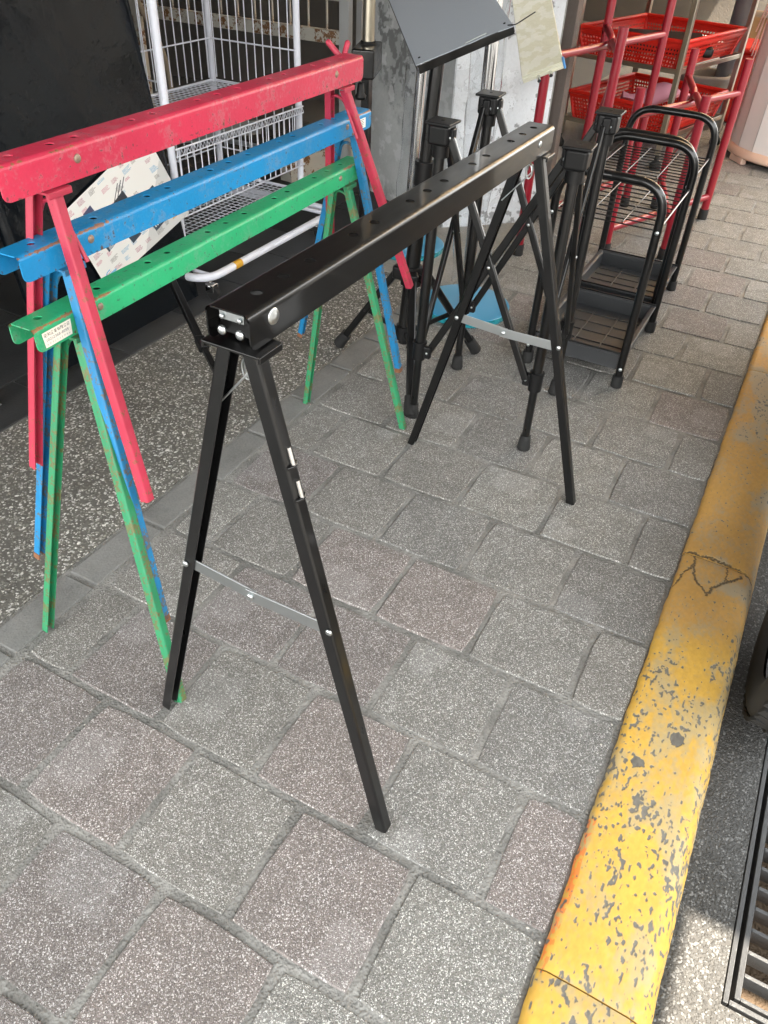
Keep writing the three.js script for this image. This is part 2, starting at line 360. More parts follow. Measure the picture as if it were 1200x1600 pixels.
  for (let i = 0; i < 8; i++) for (let j = -2; j < 13; j++) {
    const x1 = -1.58 - (i ? 0.175 + (i - 1) * 0.3 : 0), w = i ? 0.3 : 0.175, zc = -j * 0.3 - 0.15 + (i % 2) * 0.07;
    const m = part(fl, 'slate_tile', planarUV(clean(box(x1 - w / 2, -0.004, zc, w - 0.006, 0.012, 0.294, 0.0015)), 0.5, i * 0.37 + j * 0.21, j * 0.43), slateMats[Math.floor(rnd() * 3)]);
  }
  const ap = structure('concrete_apron');
  part(ap, 'concrete', [slab(-1.575, -0.962, -0.4, 0.003, -2.2, -9.5, 0.7), slab(-5.2, -1.575, -0.4, 0.003, -7.5, -9.5, 0.7)], concrete);
}
// kerb stones
{
  const kerb = structure('kerb');
  const prof = [[0.106, -0.3], [0.107, 0.001], [0.112, 0.008], [0.122, 0.0115], [0.17, 0.0125], [0.235, 0.0095], [0.253, 0.0045], [0.264, -0.008], [0.272, -0.03], [0.29, -0.14]];
  const ends = [1.6, 0.82, -0.165, -1.158, -2.15, -3.14, -5.1, -8];
  const vv = [0]; for (let i = 1; i < prof.length; i++) vv.push(i === 1 ? 0 : vv[i - 1] + Math.hypot(prof[i][0] - prof[i - 1][0], prof[i][1] - prof[i - 1][1]));
  for (let s = 0; s < ends.length - 1; s++) {
    const z0 = ends[s] - 0.0012, z1 = ends[s + 1] + 0.0012, n = Math.max(8, Math.round((z0 - z1) / 0.012)), pos = [], uv = [], idx = [];
    const wob = (z, k) => Math.sin(z * 61 + k) * 0.0006 + Math.sin(z * 23.7 + k * 2.1) * 0.0007 + Math.sin(z * 137 + k * 1.3) * 0.0006;
    for (let i = 0; i <= n; i++) {
      const z = lerp(z0, z1, i / n), e = Math.min(i, n - i) < 1 ? 0.002 : 0;
      prof.forEach(([x, y], k) => { const f = k === 0 ? 0 : 1; pos.push(x + f * wob(z, k < 4 ? 1 : k), y - (k > 1 ? e : 0) + f * (k > 2 ? 0.5 : 1) * wob(z * 1.3, k + 9) * 0.7, z); uv.push((0.4 - z) / KL, (vv[k] + 0.003) / KV); });
    }
    const m = prof.length;
    for (let i = 0; i < n; i++) for (let k = 0; k < m - 1; k++) { const a = i * m + k, b = a + m; idx.push(a, a + 1, b, b, a + 1, b + 1); }
    const g = new THREE.BufferGeometry(); g.setAttribute('position', new THREE.Float32BufferAttribute(pos, 3)); g.setAttribute('uv', new THREE.Float32BufferAttribute(uv, 2)); g.setIndex(idx); g.computeVertexNormals();
    const endcap = (i, flip) => { const q = pos.slice(i * m * 3, (i + 1) * m * 3), sh = [], u = []; for (let k = 1; k < m - 1; k++) for (const t of flip ? [0, k + 1, k] : [0, k, k + 1]) { sh.push(q[t * 3], q[t * 3 + 1], q[t * 3 + 2]); u.push(0.1, 0.1); } const h = new THREE.BufferGeometry(); h.setAttribute('position', new THREE.Float32BufferAttribute(sh, 3)); h.setAttribute('uv', new THREE.Float32BufferAttribute(u, 2)); h.computeVertexNormals(); return h; };
    part(kerb, 'kerb_stone', [g, endcap(0, true), endcap(n, false)], kerbMat);
  }
}
// drain grate in the gutter
const blackIron = std({ color: lin(0.05, 0.052, 0.055), roughness: 0.4, metalness: 0.3, bumpMap: grimeBump, bumpScale: 0.0006 });
{
  const g = thing('drain_grate', 'black iron bar grate set into the gutter beside the yellow kerb', 'grate');
  const x0 = 0.378, x1 = 0.85, z0 = -0.308, z1 = -1.314, y = -0.112;
  part(g, 'frame', [bar(V(x0, y - 0.015, z0), V(x0, y - 0.015, z1), 0.03, 0.008, UP), bar(V(x1, y - 0.015, z0), V(x1, y - 0.015, z1), 0.03, 0.008, UP), bar(V(x0 + 0.005, y - 0.015, z0 - 0.004), V(x1 - 0.005, y - 0.015, z0 - 0.004), 0.03, 0.008, UP), bar(V(x0 + 0.005, y - 0.015, z1 + 0.004), V(x1 - 0.005, y - 0.015, z1 + 0.004), 0.03, 0.008, UP)], blackIron);
  part(g, 'side_rail', [bar(V(x0 + 0.016, y - 0.02, z0 - 0.014), V(x0 + 0.016, y - 0.02, z1 + 0.014), 0.036, 0.009, UP)], blackIron);
  part(g, 'side_rail', [bar(V(x1 - 0.016, y - 0.02, z0 - 0.014), V(x1 - 0.016, y - 0.02, z1 + 0.014), 0.036, 0.009, UP)], blackIron);
  for (let z = z0 - 0.018; z > z1; z -= 0.0385) part(g, 'grate_bar', bar(V(x0 + 0.021, y - 0.021, z), V(x1 - 0.021, y - 0.021, z), 0.034, 0.0065, UP), blackIron);
  rebase(g, 0.61, -0.13, -0.81);
}
// shop building: dark rooms behind the display, upper floor and canopy over the pavement, added fabric awning
const dim = std({ color: lin(0.12, 0.11, 0.1), roughness: 0.95, bumpMap: grimeBump, bumpScale: 0.004 });
{
  const b = thing('shop_building', 'dark open-fronted shop with a flat canopy over the pavement', 'building');
  part(b, 'wall', [slab(-5.4, -5.2, -0.4, 3, 2, -9.5, 1)], dim);
  part(b, 'wall', [slab(-5.2, -1.9, -0.4, 2.5, -4.4, -4.6, 1)], dim);
  part(b, 'wall', [slab(-5.2, -1.9, -0.4, 2.5, 0.4, 0.25, 1)], dim);
  part(b, 'wall', [slab(-5.4, -0.5, -0.4, 2.56, -9.3, -9.5, 1)], dim);
  part(b, 'upper_floor', [slab(-5.4, -1.62, 2.5, 6.5, 2, -9.5, 1), slab(-1.62, -0.5, 2.5, 6.5, -3.7, -9.5, 1)], std({ color: lin(0.42, 0.4, 0.37), roughness: 0.9, bumpMap: grimeBump, bumpScale: 0.006 }));
  const canopyMat = std({ color: lin(0.3, 0.29, 0.28), roughness: 0.85 });
  part(b, 'canopy', [slab(-1.62, 1.245, 2.5, 2.56, 3.2, -0.045, 1)], canopyMat);
  part(b, 'canopy', [slab(-1.62, 1.62, 2.5, 2.56, -0.05, -3.7, 1)], canopyMat);  // unseen panel, made wider to shade the gutter beyond the sun patch
  part(b, 'added_awning', [slab(-0.5, 1.62, 2.51, 2.514, -3.7, -8.6, 1)], new THREE.MeshPhysicalMaterial({ color: lin(0.92, 0.8, 0.62), roughness: 1, transmission: 0.6, thickness: 0 }), 'unseen cream fabric awning added to let soft warm light through');  // unseen awning, added to warm and brighten the far paving
  part(b, 'shutter_box', [slab(-1.95, -1.62, 2.1, 2.5, 1.9, -9.4, 1)], std({ color: lin(0.2, 0.2, 0.2), roughness: 0.6 }));
}
// plastered pillar
{
  const n = 1024, A = fbm(n, n, 160, 6, 71), B = fbm(n, n, 24, 4, 72), C = fbm(n, n, 300, 4, 73), D = fbm(n, n, 6, 2, 74), E = fbm(n, n, 64, 5, 75);
  const flakeEdge = (i) => { const t = E[i] * 0.7 + B[i] * 0.3; return Math.max(1 - Math.abs(t - 0.5) / 0.006, 0.7 - Math.abs(t - 0.585) / 0.006, 0); };
  const flaky = texRGB(n, n, (i) => {
    let k = 0.5 + 0.14 * A[i] + 0.06 * D[i]; let c = [k * 0.96, k * 1.0, k * 1.05];
    const t = E[i] * 0.7 + B[i] * 0.3; if (t > 0.5) c = c.map((q) => q * 1.1);
    c = mix3(c, [0.2, 0.21, 0.22], 0.55 * flakeEdge(i));
    return mix3(c, [0.17, 0.17, 0.17], step(0.6, 0.66, B[i] * 0.6 + C[i] * 0.4) * 0.8);
  });
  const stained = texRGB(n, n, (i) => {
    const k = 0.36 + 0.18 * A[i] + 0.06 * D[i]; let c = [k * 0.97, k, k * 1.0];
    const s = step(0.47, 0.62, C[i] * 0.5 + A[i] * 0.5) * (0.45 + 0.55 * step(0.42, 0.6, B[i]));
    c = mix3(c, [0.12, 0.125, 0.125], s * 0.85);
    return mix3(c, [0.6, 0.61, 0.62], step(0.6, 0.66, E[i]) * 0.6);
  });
  const bump = texGray(n, n, (i) => 0.5 + 0.25 * ((E[i] * 0.7 + B[i] * 0.3) > 0.5 ? 1 : 0) + 0.2 * (A[i] - 0.5) + 0.1 * D[i] - 0.2 * flakeEdge(i));
  const g = thing('concrete_pillar', 'whitewashed plaster pillar with flaking paint and dark smears', 'pillar');
  const a = V(-1.75, 0, -3.0), b = V(-1.245, 0, -2.742), c = V(-0.945, 0, -3.045), H = 2.5;
  const face = (p, q, mat, s0) => {
    const L = p.distanceTo(q), pl = new THREE.PlaneGeometry(L, H, 24, 90), dir = q.clone().sub(p).normalize(), nn = V(-dir.z, 0, dir.x).negate();
    const o = pl.attributes.position, u = pl.attributes.uv, m = new THREE.Matrix4().makeBasis(dir, UP, dir.clone().cross(UP));
    for (let i = 0; i < o.count; i++) { const x = o.getX(i), y = o.getY(i); u.setXY(i, (x + s0) / 1.1, y / 1.1); const e = 1 - Math.pow(Math.abs(x) / (L / 2), 8); o.setZ(i, (Math.sin(x * 17 + y * 9 + s0) + Math.sin(x * 31 - y * 14)) * 0.0022 * e - (1 - e) * 0.004); }
    pl.computeVertexNormals(); pl.translate(L / 2, H / 2, 0); pl.applyMatrix4(m.setPosition(p)); return part(g, 'plaster_face', pl, mat);
  };
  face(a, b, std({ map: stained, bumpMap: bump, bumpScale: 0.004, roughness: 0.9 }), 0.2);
  face(b, c, std({ map: flaky, bumpMap: bump, bumpScale: 0.006, roughness: 0.85 }), 0.75);
  const d = a.clone().add(c).sub(b);
  const sh = new THREE.Shape([a, b, c, d].map((p) => new THREE.Vector2(p.x, -p.z)));
  const core = new THREE.ExtrudeGeometry(sh, { depth: H - 0.01, bevelEnabled: false }); core.rotateX(-Math.PI / 2);
  core.translate(-0.0045 * 0, 0.004, -0.012); part(g, 'shaft', planarUV(clean(core), 1), concrete);
  part(g, 'door_frame', [box(-0.935, 1.25, -3.12, 0.05, 2.5, 0.07)], std({ color: lin(0.1, 0.08, 0.07), roughness: 0.7, bumpMap: grimeBump, bumpScale: 0.002 }));
  rebase(g, -1.25, 0, -3);
}

// ---------- sawhorses ----------
const blackPaint = new THREE.MeshPhysicalMaterial({ color: lin(0.0028, 0.0028, 0.003), roughness: 0.45, roughnessMap: texGray(mN, mN, (i) => 0.55 + 0.45 * mA[i] + 0.25 * (mC[i] - 0.5)), specularIntensity: 0.55, clearcoat: 0.5, clearcoatRoughness: 0.06 });
const blackPlastic = new THREE.MeshPhysicalMaterial({ color: lin(0.0045, 0.0045, 0.005), roughness: 0.42, specularIntensity: 0.6 });
const blackRubber = std({ color: lin(0.007, 0.007, 0.007), roughness: 0.8 });
const zinc = std({ color: lin(0.5, 0.53, 0.54), roughness: 0.34, metalness: 1 });
const chrome = std({ color: lin(0.72, 0.72, 0.72), roughness: 0.12, metalness: 1 });
const rustMat = std({ color: lin(0.2, 0.085, 0.04), roughness: 0.9, bumpMap: grimeBump, bumpScale: 0.002 });
function wornPaint(base, seedv, w, rustBias) {     // 1.05 m of beam by 0.2 m of unrolled section; rust where the paint is chipped off the folds
  const W = 1536, H = 256, a = fbm(W, H, 60, 5, seedv), b = fbm(W, H, 8, 3, seedv + 1), c = fbm(W, H, 240, 4, seedv + 2), d = fbm(W, H, 3, 2, seedv + 3);
  const map = texRGB(W, H, (i, x, y) => {
    const v = Math.abs((y / H - 0.5) * 0.2), al = x / W * 1.05;
    const fold = Math.max(0, 1 - Math.abs(v - w / 2) / 0.006), lip = step(0.028, 0.036, v - w / 2);
    const nearEnd = Math.max(1 - al / 0.2, 1 - (1.0 - al) / 0.12, 0);
    let col = base.map((q, k) => q * (0.8 + 0.38 * c[i]) * (0.94 + 0.12 * d[i]) + 0.008 * a[i]);
    col = mix3(col, base.map((q) => q * 0.68 + 0.1), 0.6 * step(0.5, 0.64, a[i] * 0.4 + b[i] * 0.4 + d[i] * 0.2));     // chalky, rubbed patches
    const chip = fold * (0.05 + 0.22 * step(0, 0.3, nearEnd)) * rustBias + lip * 0.06 + nearEnd * 0.03;
    const r = step(0.745, 0.77, b[i] * 0.45 + a[i] * 0.45 + 0.1 * d[i] + chip * 1.5);
    const rc = [0.2 + 0.12 * d[i], 0.085 + 0.05 * d[i], 0.04];
    col = mix3(col, rc, r * 0.9);
    const speck = step(0.71, 0.75, b[i] * 0.7 + d[i] * 0.3 + lip * 0.07); return mix3(col, [0.04, 0.03, 0.025], speck * 0.7);
  });
  return std({ map, roughness: 0.38, bumpMap: texGray(W, H, (i) => 0.5 * b[i] + 0.5 * a[i]), bumpScale: 0.0005 });
}
function wornLeg(base, seedv, rust) {
  const W = 256, H = 512, a = fbm(W, H, 40, 5, seedv), b = fbm(W, H, 7, 3, seedv + 1), d = fbm(W, H, 3, 2, seedv + 2), c = fbm(W, H, 120, 3, seedv + 3);
  const map = texRGB(W, H, (i) => { let q = base.map((k) => k * (0.75 + 0.45 * c[i]) + 0.015 * a[i]); const r = step(0.62 - rust, 0.68 - rust, a[i] * 0.55 + b[i] * 0.45); q = mix3(q, [0.1 + 0.07 * d[i], 0.065 + 0.04 * d[i], 0.028], r * 0.75); return mix3(q, [0.03, 0.025, 0.02], step(0.72, 0.75, b[i] * 0.6 + d[i] * 0.4) * 0.6); });
  return std({ map, roughness: 0.5 });
}
function channelLeg(top, foot, out, along, wz = 0.021, fx = 0.0185, t = 0.0016) {   // U section, web outward
  const L = top.distanceTo(foot), s = new THREE.Shape(), h = wz / 2, r = 0.0042;
  s.moveTo(-h, -fx); s.lineTo(-h, -r); s.quadraticCurveTo(-h, 0, -h + r, 0); s.lineTo(h - r, 0); s.quadraticCurveTo(h, 0, h, -r); s.lineTo(h, -fx);
  s.lineTo(h - t, -fx); s.lineTo(h - t, -r); s.quadraticCurveTo(h - t, -t, h - r, -t); s.lineTo(-h + r, -t); s.quadraticCurveTo(-h + t, -t, -h + t, -r); s.lineTo(-h + t, -fx); s.closePath();
  const g = new THREE.ExtrudeGeometry(s, { depth: L, bevelEnabled: false, curveSegments: 5, steps: 1 });
  const z = foot.clone().sub(top).normalize(), y = out.clone().sub(z.clone().multiplyScalar(out.dot(z))).normalize(), x = y.clone().cross(z);
  if (x.dot(along) < 0) x.negate();
  const u = g.attributes.uv, p = g.attributes.position;
  for (let i = 0; i < u.count; i++) u.setXY(i, (p.getX(i) + p.getY(i)) / 0.12, p.getZ(i) / 0.26);
  const m = new THREE.Matrix4().makeBasis(x, y, z).setPosition(top); const flip = m.determinant() < 0;
  g.applyMatrix4(m); if (flip) { const q = clean(g); const a = q.attributes; for (const k of ['position', 'normal', 'uv']) { const it = a[k].itemSize, arr = a[k].array; for (let i = 0; i < a[k].count; i += 3) for (let c = 0; c < it; c++) { const s1 = (i + 1) * it + c, s2 = (i + 2) * it + c, tt = arr[s1]; arr[s1] = arr[s2]; arr[s2] = tt; } } return q; }
  return g;
}
function beamGeometry(L, w, d, holes, holeR) {
  const t = 0.0018, R = 0.0075, list = [];
  const top = new THREE.Shape(); top.moveTo(-w / 2 + R, 0); top.lineTo(w / 2 - R, 0); top.lineTo(w / 2 - R, L); top.lineTo(-w / 2 + R, L); top.closePath();
  for (const h of holes) { const p = new THREE.Path(); p.absellipse(0, h, holeR, holeR, 0, Math.PI * 2, true); top.holes.push(p); }
  const tg = new THREE.ExtrudeGeometry(top, { depth: t, bevelEnabled: false, curveSegments: 12 }); tg.rotateX(-Math.PI / 2); tg.translate(0, -t, 0); list.push(tg);
  for (const s of [-1, 1]) {
    const sd = new THREE.Shape(), c = 0.012; sd.moveTo(0, -R); sd.lineTo(L, -R); sd.lineTo(L, -d + c); sd.quadraticCurveTo(L, -d, L - c, -d); sd.lineTo(c, -d); sd.quadraticCurveTo(0, -d, 0, -d + c); sd.closePath();
    const g = new THREE.ExtrudeGeometry(sd, { depth: t, bevelEnabled: false, curveSegments: 5 }); g.rotateY(Math.PI / 2); g.translate(s > 0 ? w / 2 - t : -w / 2, 0, 0); list.push(g);
    const P = [], N = [], I = [], n = 8, o = [];
    for (let k = 0; k <= n; k++) { const a = k / n * Math.PI / 2; for (const z of [0, -L]) { P.push(s * (w / 2 - R + R * Math.sin(a)), -R + R * Math.cos(a), z); N.push(s * Math.sin(a), Math.cos(a), 0); } }
    for (let k = 0; k < n; k++) { const a = k * 2; s > 0 ? I.push(a, a + 2, a + 1, a + 1, a + 2, a + 3) : I.push(a, a + 1, a + 2, a + 1, a + 3, a + 2); }
    const q = new THREE.BufferGeometry(); q.setAttribute('position', new THREE.Float32BufferAttribute(P, 3)); q.setAttribute('normal', new THREE.Float32BufferAttribute(N, 3)); q.setIndex(I); list.push(q);
    const q2 = q.clone(); const pp = q2.attributes.position; for (let i = 0; i < pp.count; i++) { pp.setX(i, pp.getX(i) - s * t * Math.abs(N[i * 3])); pp.setY(i, pp.getY(i) - t * N[i * 3 + 1]); } for (let i = 0; i < N.length; i++) q2.attributes.normal.array[i] *= -1; q2.setIndex(I.slice().reverse()); list.push(q2);
  }
  const g = merge(list), p = g.attributes.position, u = g.attributes.uv;
  for (let i = 0; i < p.count; i++) { const x = p.getX(i), v = x + Math.sign(x) * Math.max(0, -p.getY(i)); u.setXY(i, -p.getZ(i) / 1.05, 0.5 + v / 0.2); }
  return g;
}
function sawhorse(o) {
  const g = thing('sawhorse', o.label, 'sawhorse', o.group);
  const f = V(Math.sin(o.yaw), o.tilt ?? 0, -Math.cos(o.yaw)).normalize(), r = V(Math.cos(o.yaw), 0, Math.sin(o.yaw)), u = r.clone().cross(f);
  const M = new THREE.Matrix4().makeBasis(r, u, f.clone().negate()).setPosition(V(...o.near));
  const at = (x, y, a) => V(x, y, -a).applyMatrix4(M);
  const w = o.w, d = o.d, L = o.L;
  if (o.lining) part(g, 'shade_lining', [bar(at(0, -0.0032, 0.11), at(0, -0.0032, L - 0.1), w - 0.012, 0.0016, r), ...[-1, 1].map((q) => bar(at(q * (w / 2 - 0.0034), -d * 0.52, 0.11), at(q * (w / 2 - 0.0034), -d * 0.52, L - 0.1), d * 0.8, 0.0014, u))].slice(1), std({ color: lin(0.02, 0.014, 0.01), roughness: 0.95 }));  // dark strips stand in for shade inside the beam, so its holes read dark
  const beam = part(g, 'beam', beamGeometry(L, w, d, o.holes, o.holeR ?? 0.0062).applyMatrix4(M), o.beamMat);
  for (const [a, k] of [[o.inset[0], 0], [L - o.inset[1], 1]]) {
    part(g, 'leg_bracket', [bar(at(-0.042 - o.plate, -d - 0.004, a), at(0.042 + o.plate, -d - 0.004, a), 0.044, 0.0035, f), bar(at(-0.044 - o.plate, -d - 0.007, a - 0.0), at(-0.040 - o.plate, -d - 0.007, a), 0.042, 0.009, f), bar(at(0.040 + o.plate, -d - 0.007, a), at(0.044 + o.plate, -d - 0.007, a), 0.042, 0.009, f), bar(at(-w / 2 + 0.004, -d * 0.55, a + (k ? 0.016 : -0.0) + 0.002), at(w / 2 - 0.004, -d * 0.55, a + (k ? 0.016 : 0) + 0.002), d * 0.8, 0.0025, u)], o.bracketMat);
    for (const s of [-1, 1]) {
      if (!o.noRivet || k) part(g, 'rivet', ball(at(s * (w / 2), -d * 0.42, a + (k ? -0.045 : 0.045)), 0.0062, 0.45, r.clone().multiplyScalar(s)), o.rivetMat);
      const foot = V(...o.feet[k * 2 + (s > 0 ? 1 : 0)]), top = at(s * 0.026, -d - 0.006, a - (k ? 0.0 : 0));
      const leg = part(g, 'leg', channelLeg(top.clone(), foot, r.clone().multiplyScalar(s), f, o.wz, o.fx), s > 0 || !o.legMatBack ? o.legMat : o.legMatBack);
      if (o.tip) { const q = top.clone().lerp(foot, 0.985); part(leg, 'foot_tip', channelLeg(q, foot.clone().add(foot.clone().sub(top).normalize().multiplyScalar(0.004)), r.clone().multiplyScalar(s), f, o.wz + 0.0015, o.fx + 0.001, 0.002), rustMat); }
    }
    if (o.brace) {
      const y = o.brace, lp = (s) => { const foot = V(...o.feet[k * 2 + (s > 0 ? 1 : 0)]), top = at(s * 0.026, -d - 0.006, a); const t = (top.y - y) / (top.y - foot.y); return top.lerp(foot, t).add(r.clone().multiplyScalar(-s * 0.006)); };
      const A = lp(-1), B = lp(1), off = f.clone().multiplyScalar(k ? -0.006 : -0.006), mid = A.clone().lerp(B, 0.48).add(V(0, -0.003, 0)).add(off.clone().multiplyScalar(1.4));
      const bk = [part(g, 'brace', bar(A.clone().add(off), mid.clone().add(r.clone().multiplyScalar(0.008)), 0.021, 0.0022, u), o.braceMat), part(g, 'brace', bar(mid.clone().add(f.clone().multiplyScalar(-0.0026)).add(r.clone().multiplyScalar(-0.008)), B.clone().add(off).add(f.clone().multiplyScalar(-0.0026)), 0.021, 0.0022, u), o.braceMat)];
      part(bk[0], 'pivot', [ball(mid.clone().add(f.clone().multiplyScalar(-0.005)), 0.0055, 0.5, f)], o.rivetMat);
      for (const q of [A, B]) part(g, 'rivet', ball(q.clone().add(f.clone().multiplyScalar(-0.0125)).add(r.clone().multiplyScalar(q === A ? 0 : 0.004)), 0.0052, 0.5, f), o.rivetMat);
    }
    if (o.spring) {
      const c = at(0.002, -d - 0.038, a + (k ? -0.006 : 0.0)), pts = []; for (let i = 0; i <= 60; i++) { const t = i / 60 * Math.PI * 5; pts.push(c.clone().add(r.clone().multiplyScalar(Math.cos(t) * 0.006)).add(V(0, Math.sin(t) * 0.013, 0)).add(f.clone().multiplyScalar(i * 0.00018))); }
      const tail = at(-0.045, -d - 0.1, a - 0.004); pts.unshift(tail);
      part(g, 'spring', tube(pts, 0.0014, 6), zinc);
    }
    if (o.strut) { const c = at(0, -d - 0.02, a), pts = [at(-0.03, -d - 0.05, a + 0.008), at(-0.012, -d - 0.022, a + 0.008), at(0.012, -d - 0.03, a + 0.008), at(0.045, -d - 0.1, a + 0.008)]; part(g, 'lock_strut', tube(fillet(pts, 0.03), 0.0032, 6), o.legMat); }
  }
  for (const e of o.extra ?? []) e(g, at, f, r, u);
  const c = V(...o.feet[0]).add(V(...o.feet[3])).multiplyScalar(0.5); rebase(g, c.x, Math.min(...o.feet.map((q) => q[1])), c.z);
  return g;
}
sawhorse({
  label: 'glossy black steel sawhorse standing on the pavers with zinc folding braces', near: [-0.41, 0.826, -0.256], yaw: 0.007, L: 0.955, w: 0.057, d: 0.041, holeR: 0.007,
  holes: [0.053, 0.104, 0.159, 0.259, 0.314, 0.416, 0.471, 0.528, 0.633, 0.691, 0.801, 0.859, 0.915], inset: [0.02, 0.03], plate: -0.004,
  feet: [[-0.643, 0.001, -0.258], [-0.172, 0.001, -0.244], [-0.639, 0.001, -1.236], [-0.166, 0.001, -1.21]],
  beamMat: blackPaint, legMat: blackPaint, bracketMat: blackPaint, rivetMat: zinc, braceMat: zinc, brace: 0.405, spring: true, noRivet: true,
  extra: [(g, at, f, r, u) => {
    part(g, 'end_plate', [bar(at(-0.016, -0.0105, 0.008), at(0.016, -0.0105, 0.008), 0.01, 0.002, u)], zinc);
    for (const s of [-1, 1]) { part(g, 'bolt', ball(at(s * 0.0118, -0.027, 0.004), 0.0058, 0.6, f.clone().negate()), zinc); part(g, 'screw', ball(at(s * 0.0115, -0.0115, 0.005), 0.003, 0.6, f.clone().negate()), zinc); }
    part(g, 'washer', lathe([[0, 0.004], [0.004, 0.0036], [0.0045, 0.002], [0.0085, 0.0018], [0.0095, 0]], 0, 0, 0, 20).rotateZ(-Math.PI / 2).translate(0.0285, -0.016, -0.042).applyMatrix4(new THREE.Matrix4().makeBasis(r, u, f.clone().negate()).setPosition(V(-0.41, 0.826, -0.256))), zinc);
    const leg0 = at(0.026, -0.052, 0.02), leg1 = V(-0.172, 0.001, -0.244);
    for (const t of [0.14, 0.195]) { const p = leg0.clone().lerp(leg1, t), q = leg0.clone().lerp(leg1, t + 0.03); part(g, 'latch_pin', [rod(p.clone().add(r.clone().multiplyScalar(0.003)), q.clone().add(r.clone().multiplyScalar(0.003)), 0.0035, 8)], chrome); part(g, 'latch_lip', [tube(fillet([q.clone().add(f.clone().multiplyScalar(-0.010)).add(r.clone().multiplyScalar(0.001)), q.clone().add(r.clone().multiplyScalar(0.0065)), q.clone().add(f.clone().multiplyScalar(0.009)).add(r.clone().multiplyScalar(0.001))], 0.008), 0.0022, 6)], blackPaint); }
  }],
});
const holes10 = [0.045, 0.118, 0.165, 0.285, 0.335, 0.45, 0.505, 0.565, 0.67, 0.72, 0.83, 0.885, 0.945];
const cRed = [0.5, 0.024, 0.066], cBlue = [0.003, 0.205, 0.455], cGreen = [0.022, 0.37, 0.155];
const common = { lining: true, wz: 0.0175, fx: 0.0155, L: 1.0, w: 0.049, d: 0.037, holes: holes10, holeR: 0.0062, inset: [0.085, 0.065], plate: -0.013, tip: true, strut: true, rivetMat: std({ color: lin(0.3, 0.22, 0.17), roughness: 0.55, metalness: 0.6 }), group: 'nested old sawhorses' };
const rl = wornLeg(cRed.map((q) => q * 0.8), 200, -0.03), bl = wornLeg(cBlue.map((q) => q * 0.8), 210, 0.06), gl = wornLeg(cGreen.map((q) => q * 0.52), 220, 0.1);
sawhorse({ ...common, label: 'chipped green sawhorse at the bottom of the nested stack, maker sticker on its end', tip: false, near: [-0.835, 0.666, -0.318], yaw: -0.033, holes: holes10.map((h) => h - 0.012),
  feet: [[-0.964, 0.001, -0.276], [-0.613, 0.001, -0.276], [-0.985, 0.001, -1.252], [-0.673, 0.001, -1.284]], beamMat: wornPaint(cGreen, 300, 0.049, 1.1), legMat: gl, bracketMat: gl,
  extra: [(g, at) => { const p = 0.0251; const q = quad(at(p, -0.0335, 0.014), at(p, -0.0325, 0.066), at(p, -0.009, 0.068), at(p, -0.01, 0.012)); part(g, 'maker_sticker', q, stickerMat(), 'white sticker printed with a company name and telephone number'); }] });
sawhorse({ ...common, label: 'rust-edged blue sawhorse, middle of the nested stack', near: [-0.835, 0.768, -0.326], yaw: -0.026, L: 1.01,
  feet: [[-1.011, 0.13, -0.34], [-0.677, 0.13, -0.332], [-1.088, 0.13, -1.388], [-0.732, 0.13, -1.357]], beamMat: wornPaint(cBlue, 320, 0.049, 1.15), legMat: bl, bracketMat: bl,
  extra: [(g, at) => part(g, 'label_sticker', quad(at(0.0251, -0.031, 0.955), at(0.0251, -0.031, 0.983), at(0.0251, -0.011, 0.983), at(0.0251, -0.011, 0.955)), barcodeMat())] });
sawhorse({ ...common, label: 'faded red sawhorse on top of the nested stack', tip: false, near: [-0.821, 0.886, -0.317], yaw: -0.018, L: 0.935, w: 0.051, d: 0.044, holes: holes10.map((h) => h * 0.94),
  feet: [[-0.941, 0.37, -0.342], [-0.7, 0.37, -0.37], [-0.96, 0.37, -1.345], [-0.719, 0.37, -1.365]], beamMat: wornPaint(cRed, 340, 0.051, 0.55), legMat: rl, bracketMat: rl,
  extra: [(g, at) => { for (const [a2, b2] of [[at(-0.02, -0.01, 0.925), at(-0.046, 0.018, 0.915)], [at(-0.02, -0.012, 0.93), at(-0.018, 0.016, 0.945)]]) part(g, 'lock_handle', [rod(a2, b2, 0.006, 10), ball(b2, 0.006)], rl); }] });
function canvasTex(w, h, draw) { const c = document.createElement('canvas'); c.width = w; c.height = h; draw(c.getContext('2d'), w, h); const t = new THREE.CanvasTexture(c); t.colorSpace = THREE.SRGBColorSpace; return t; }
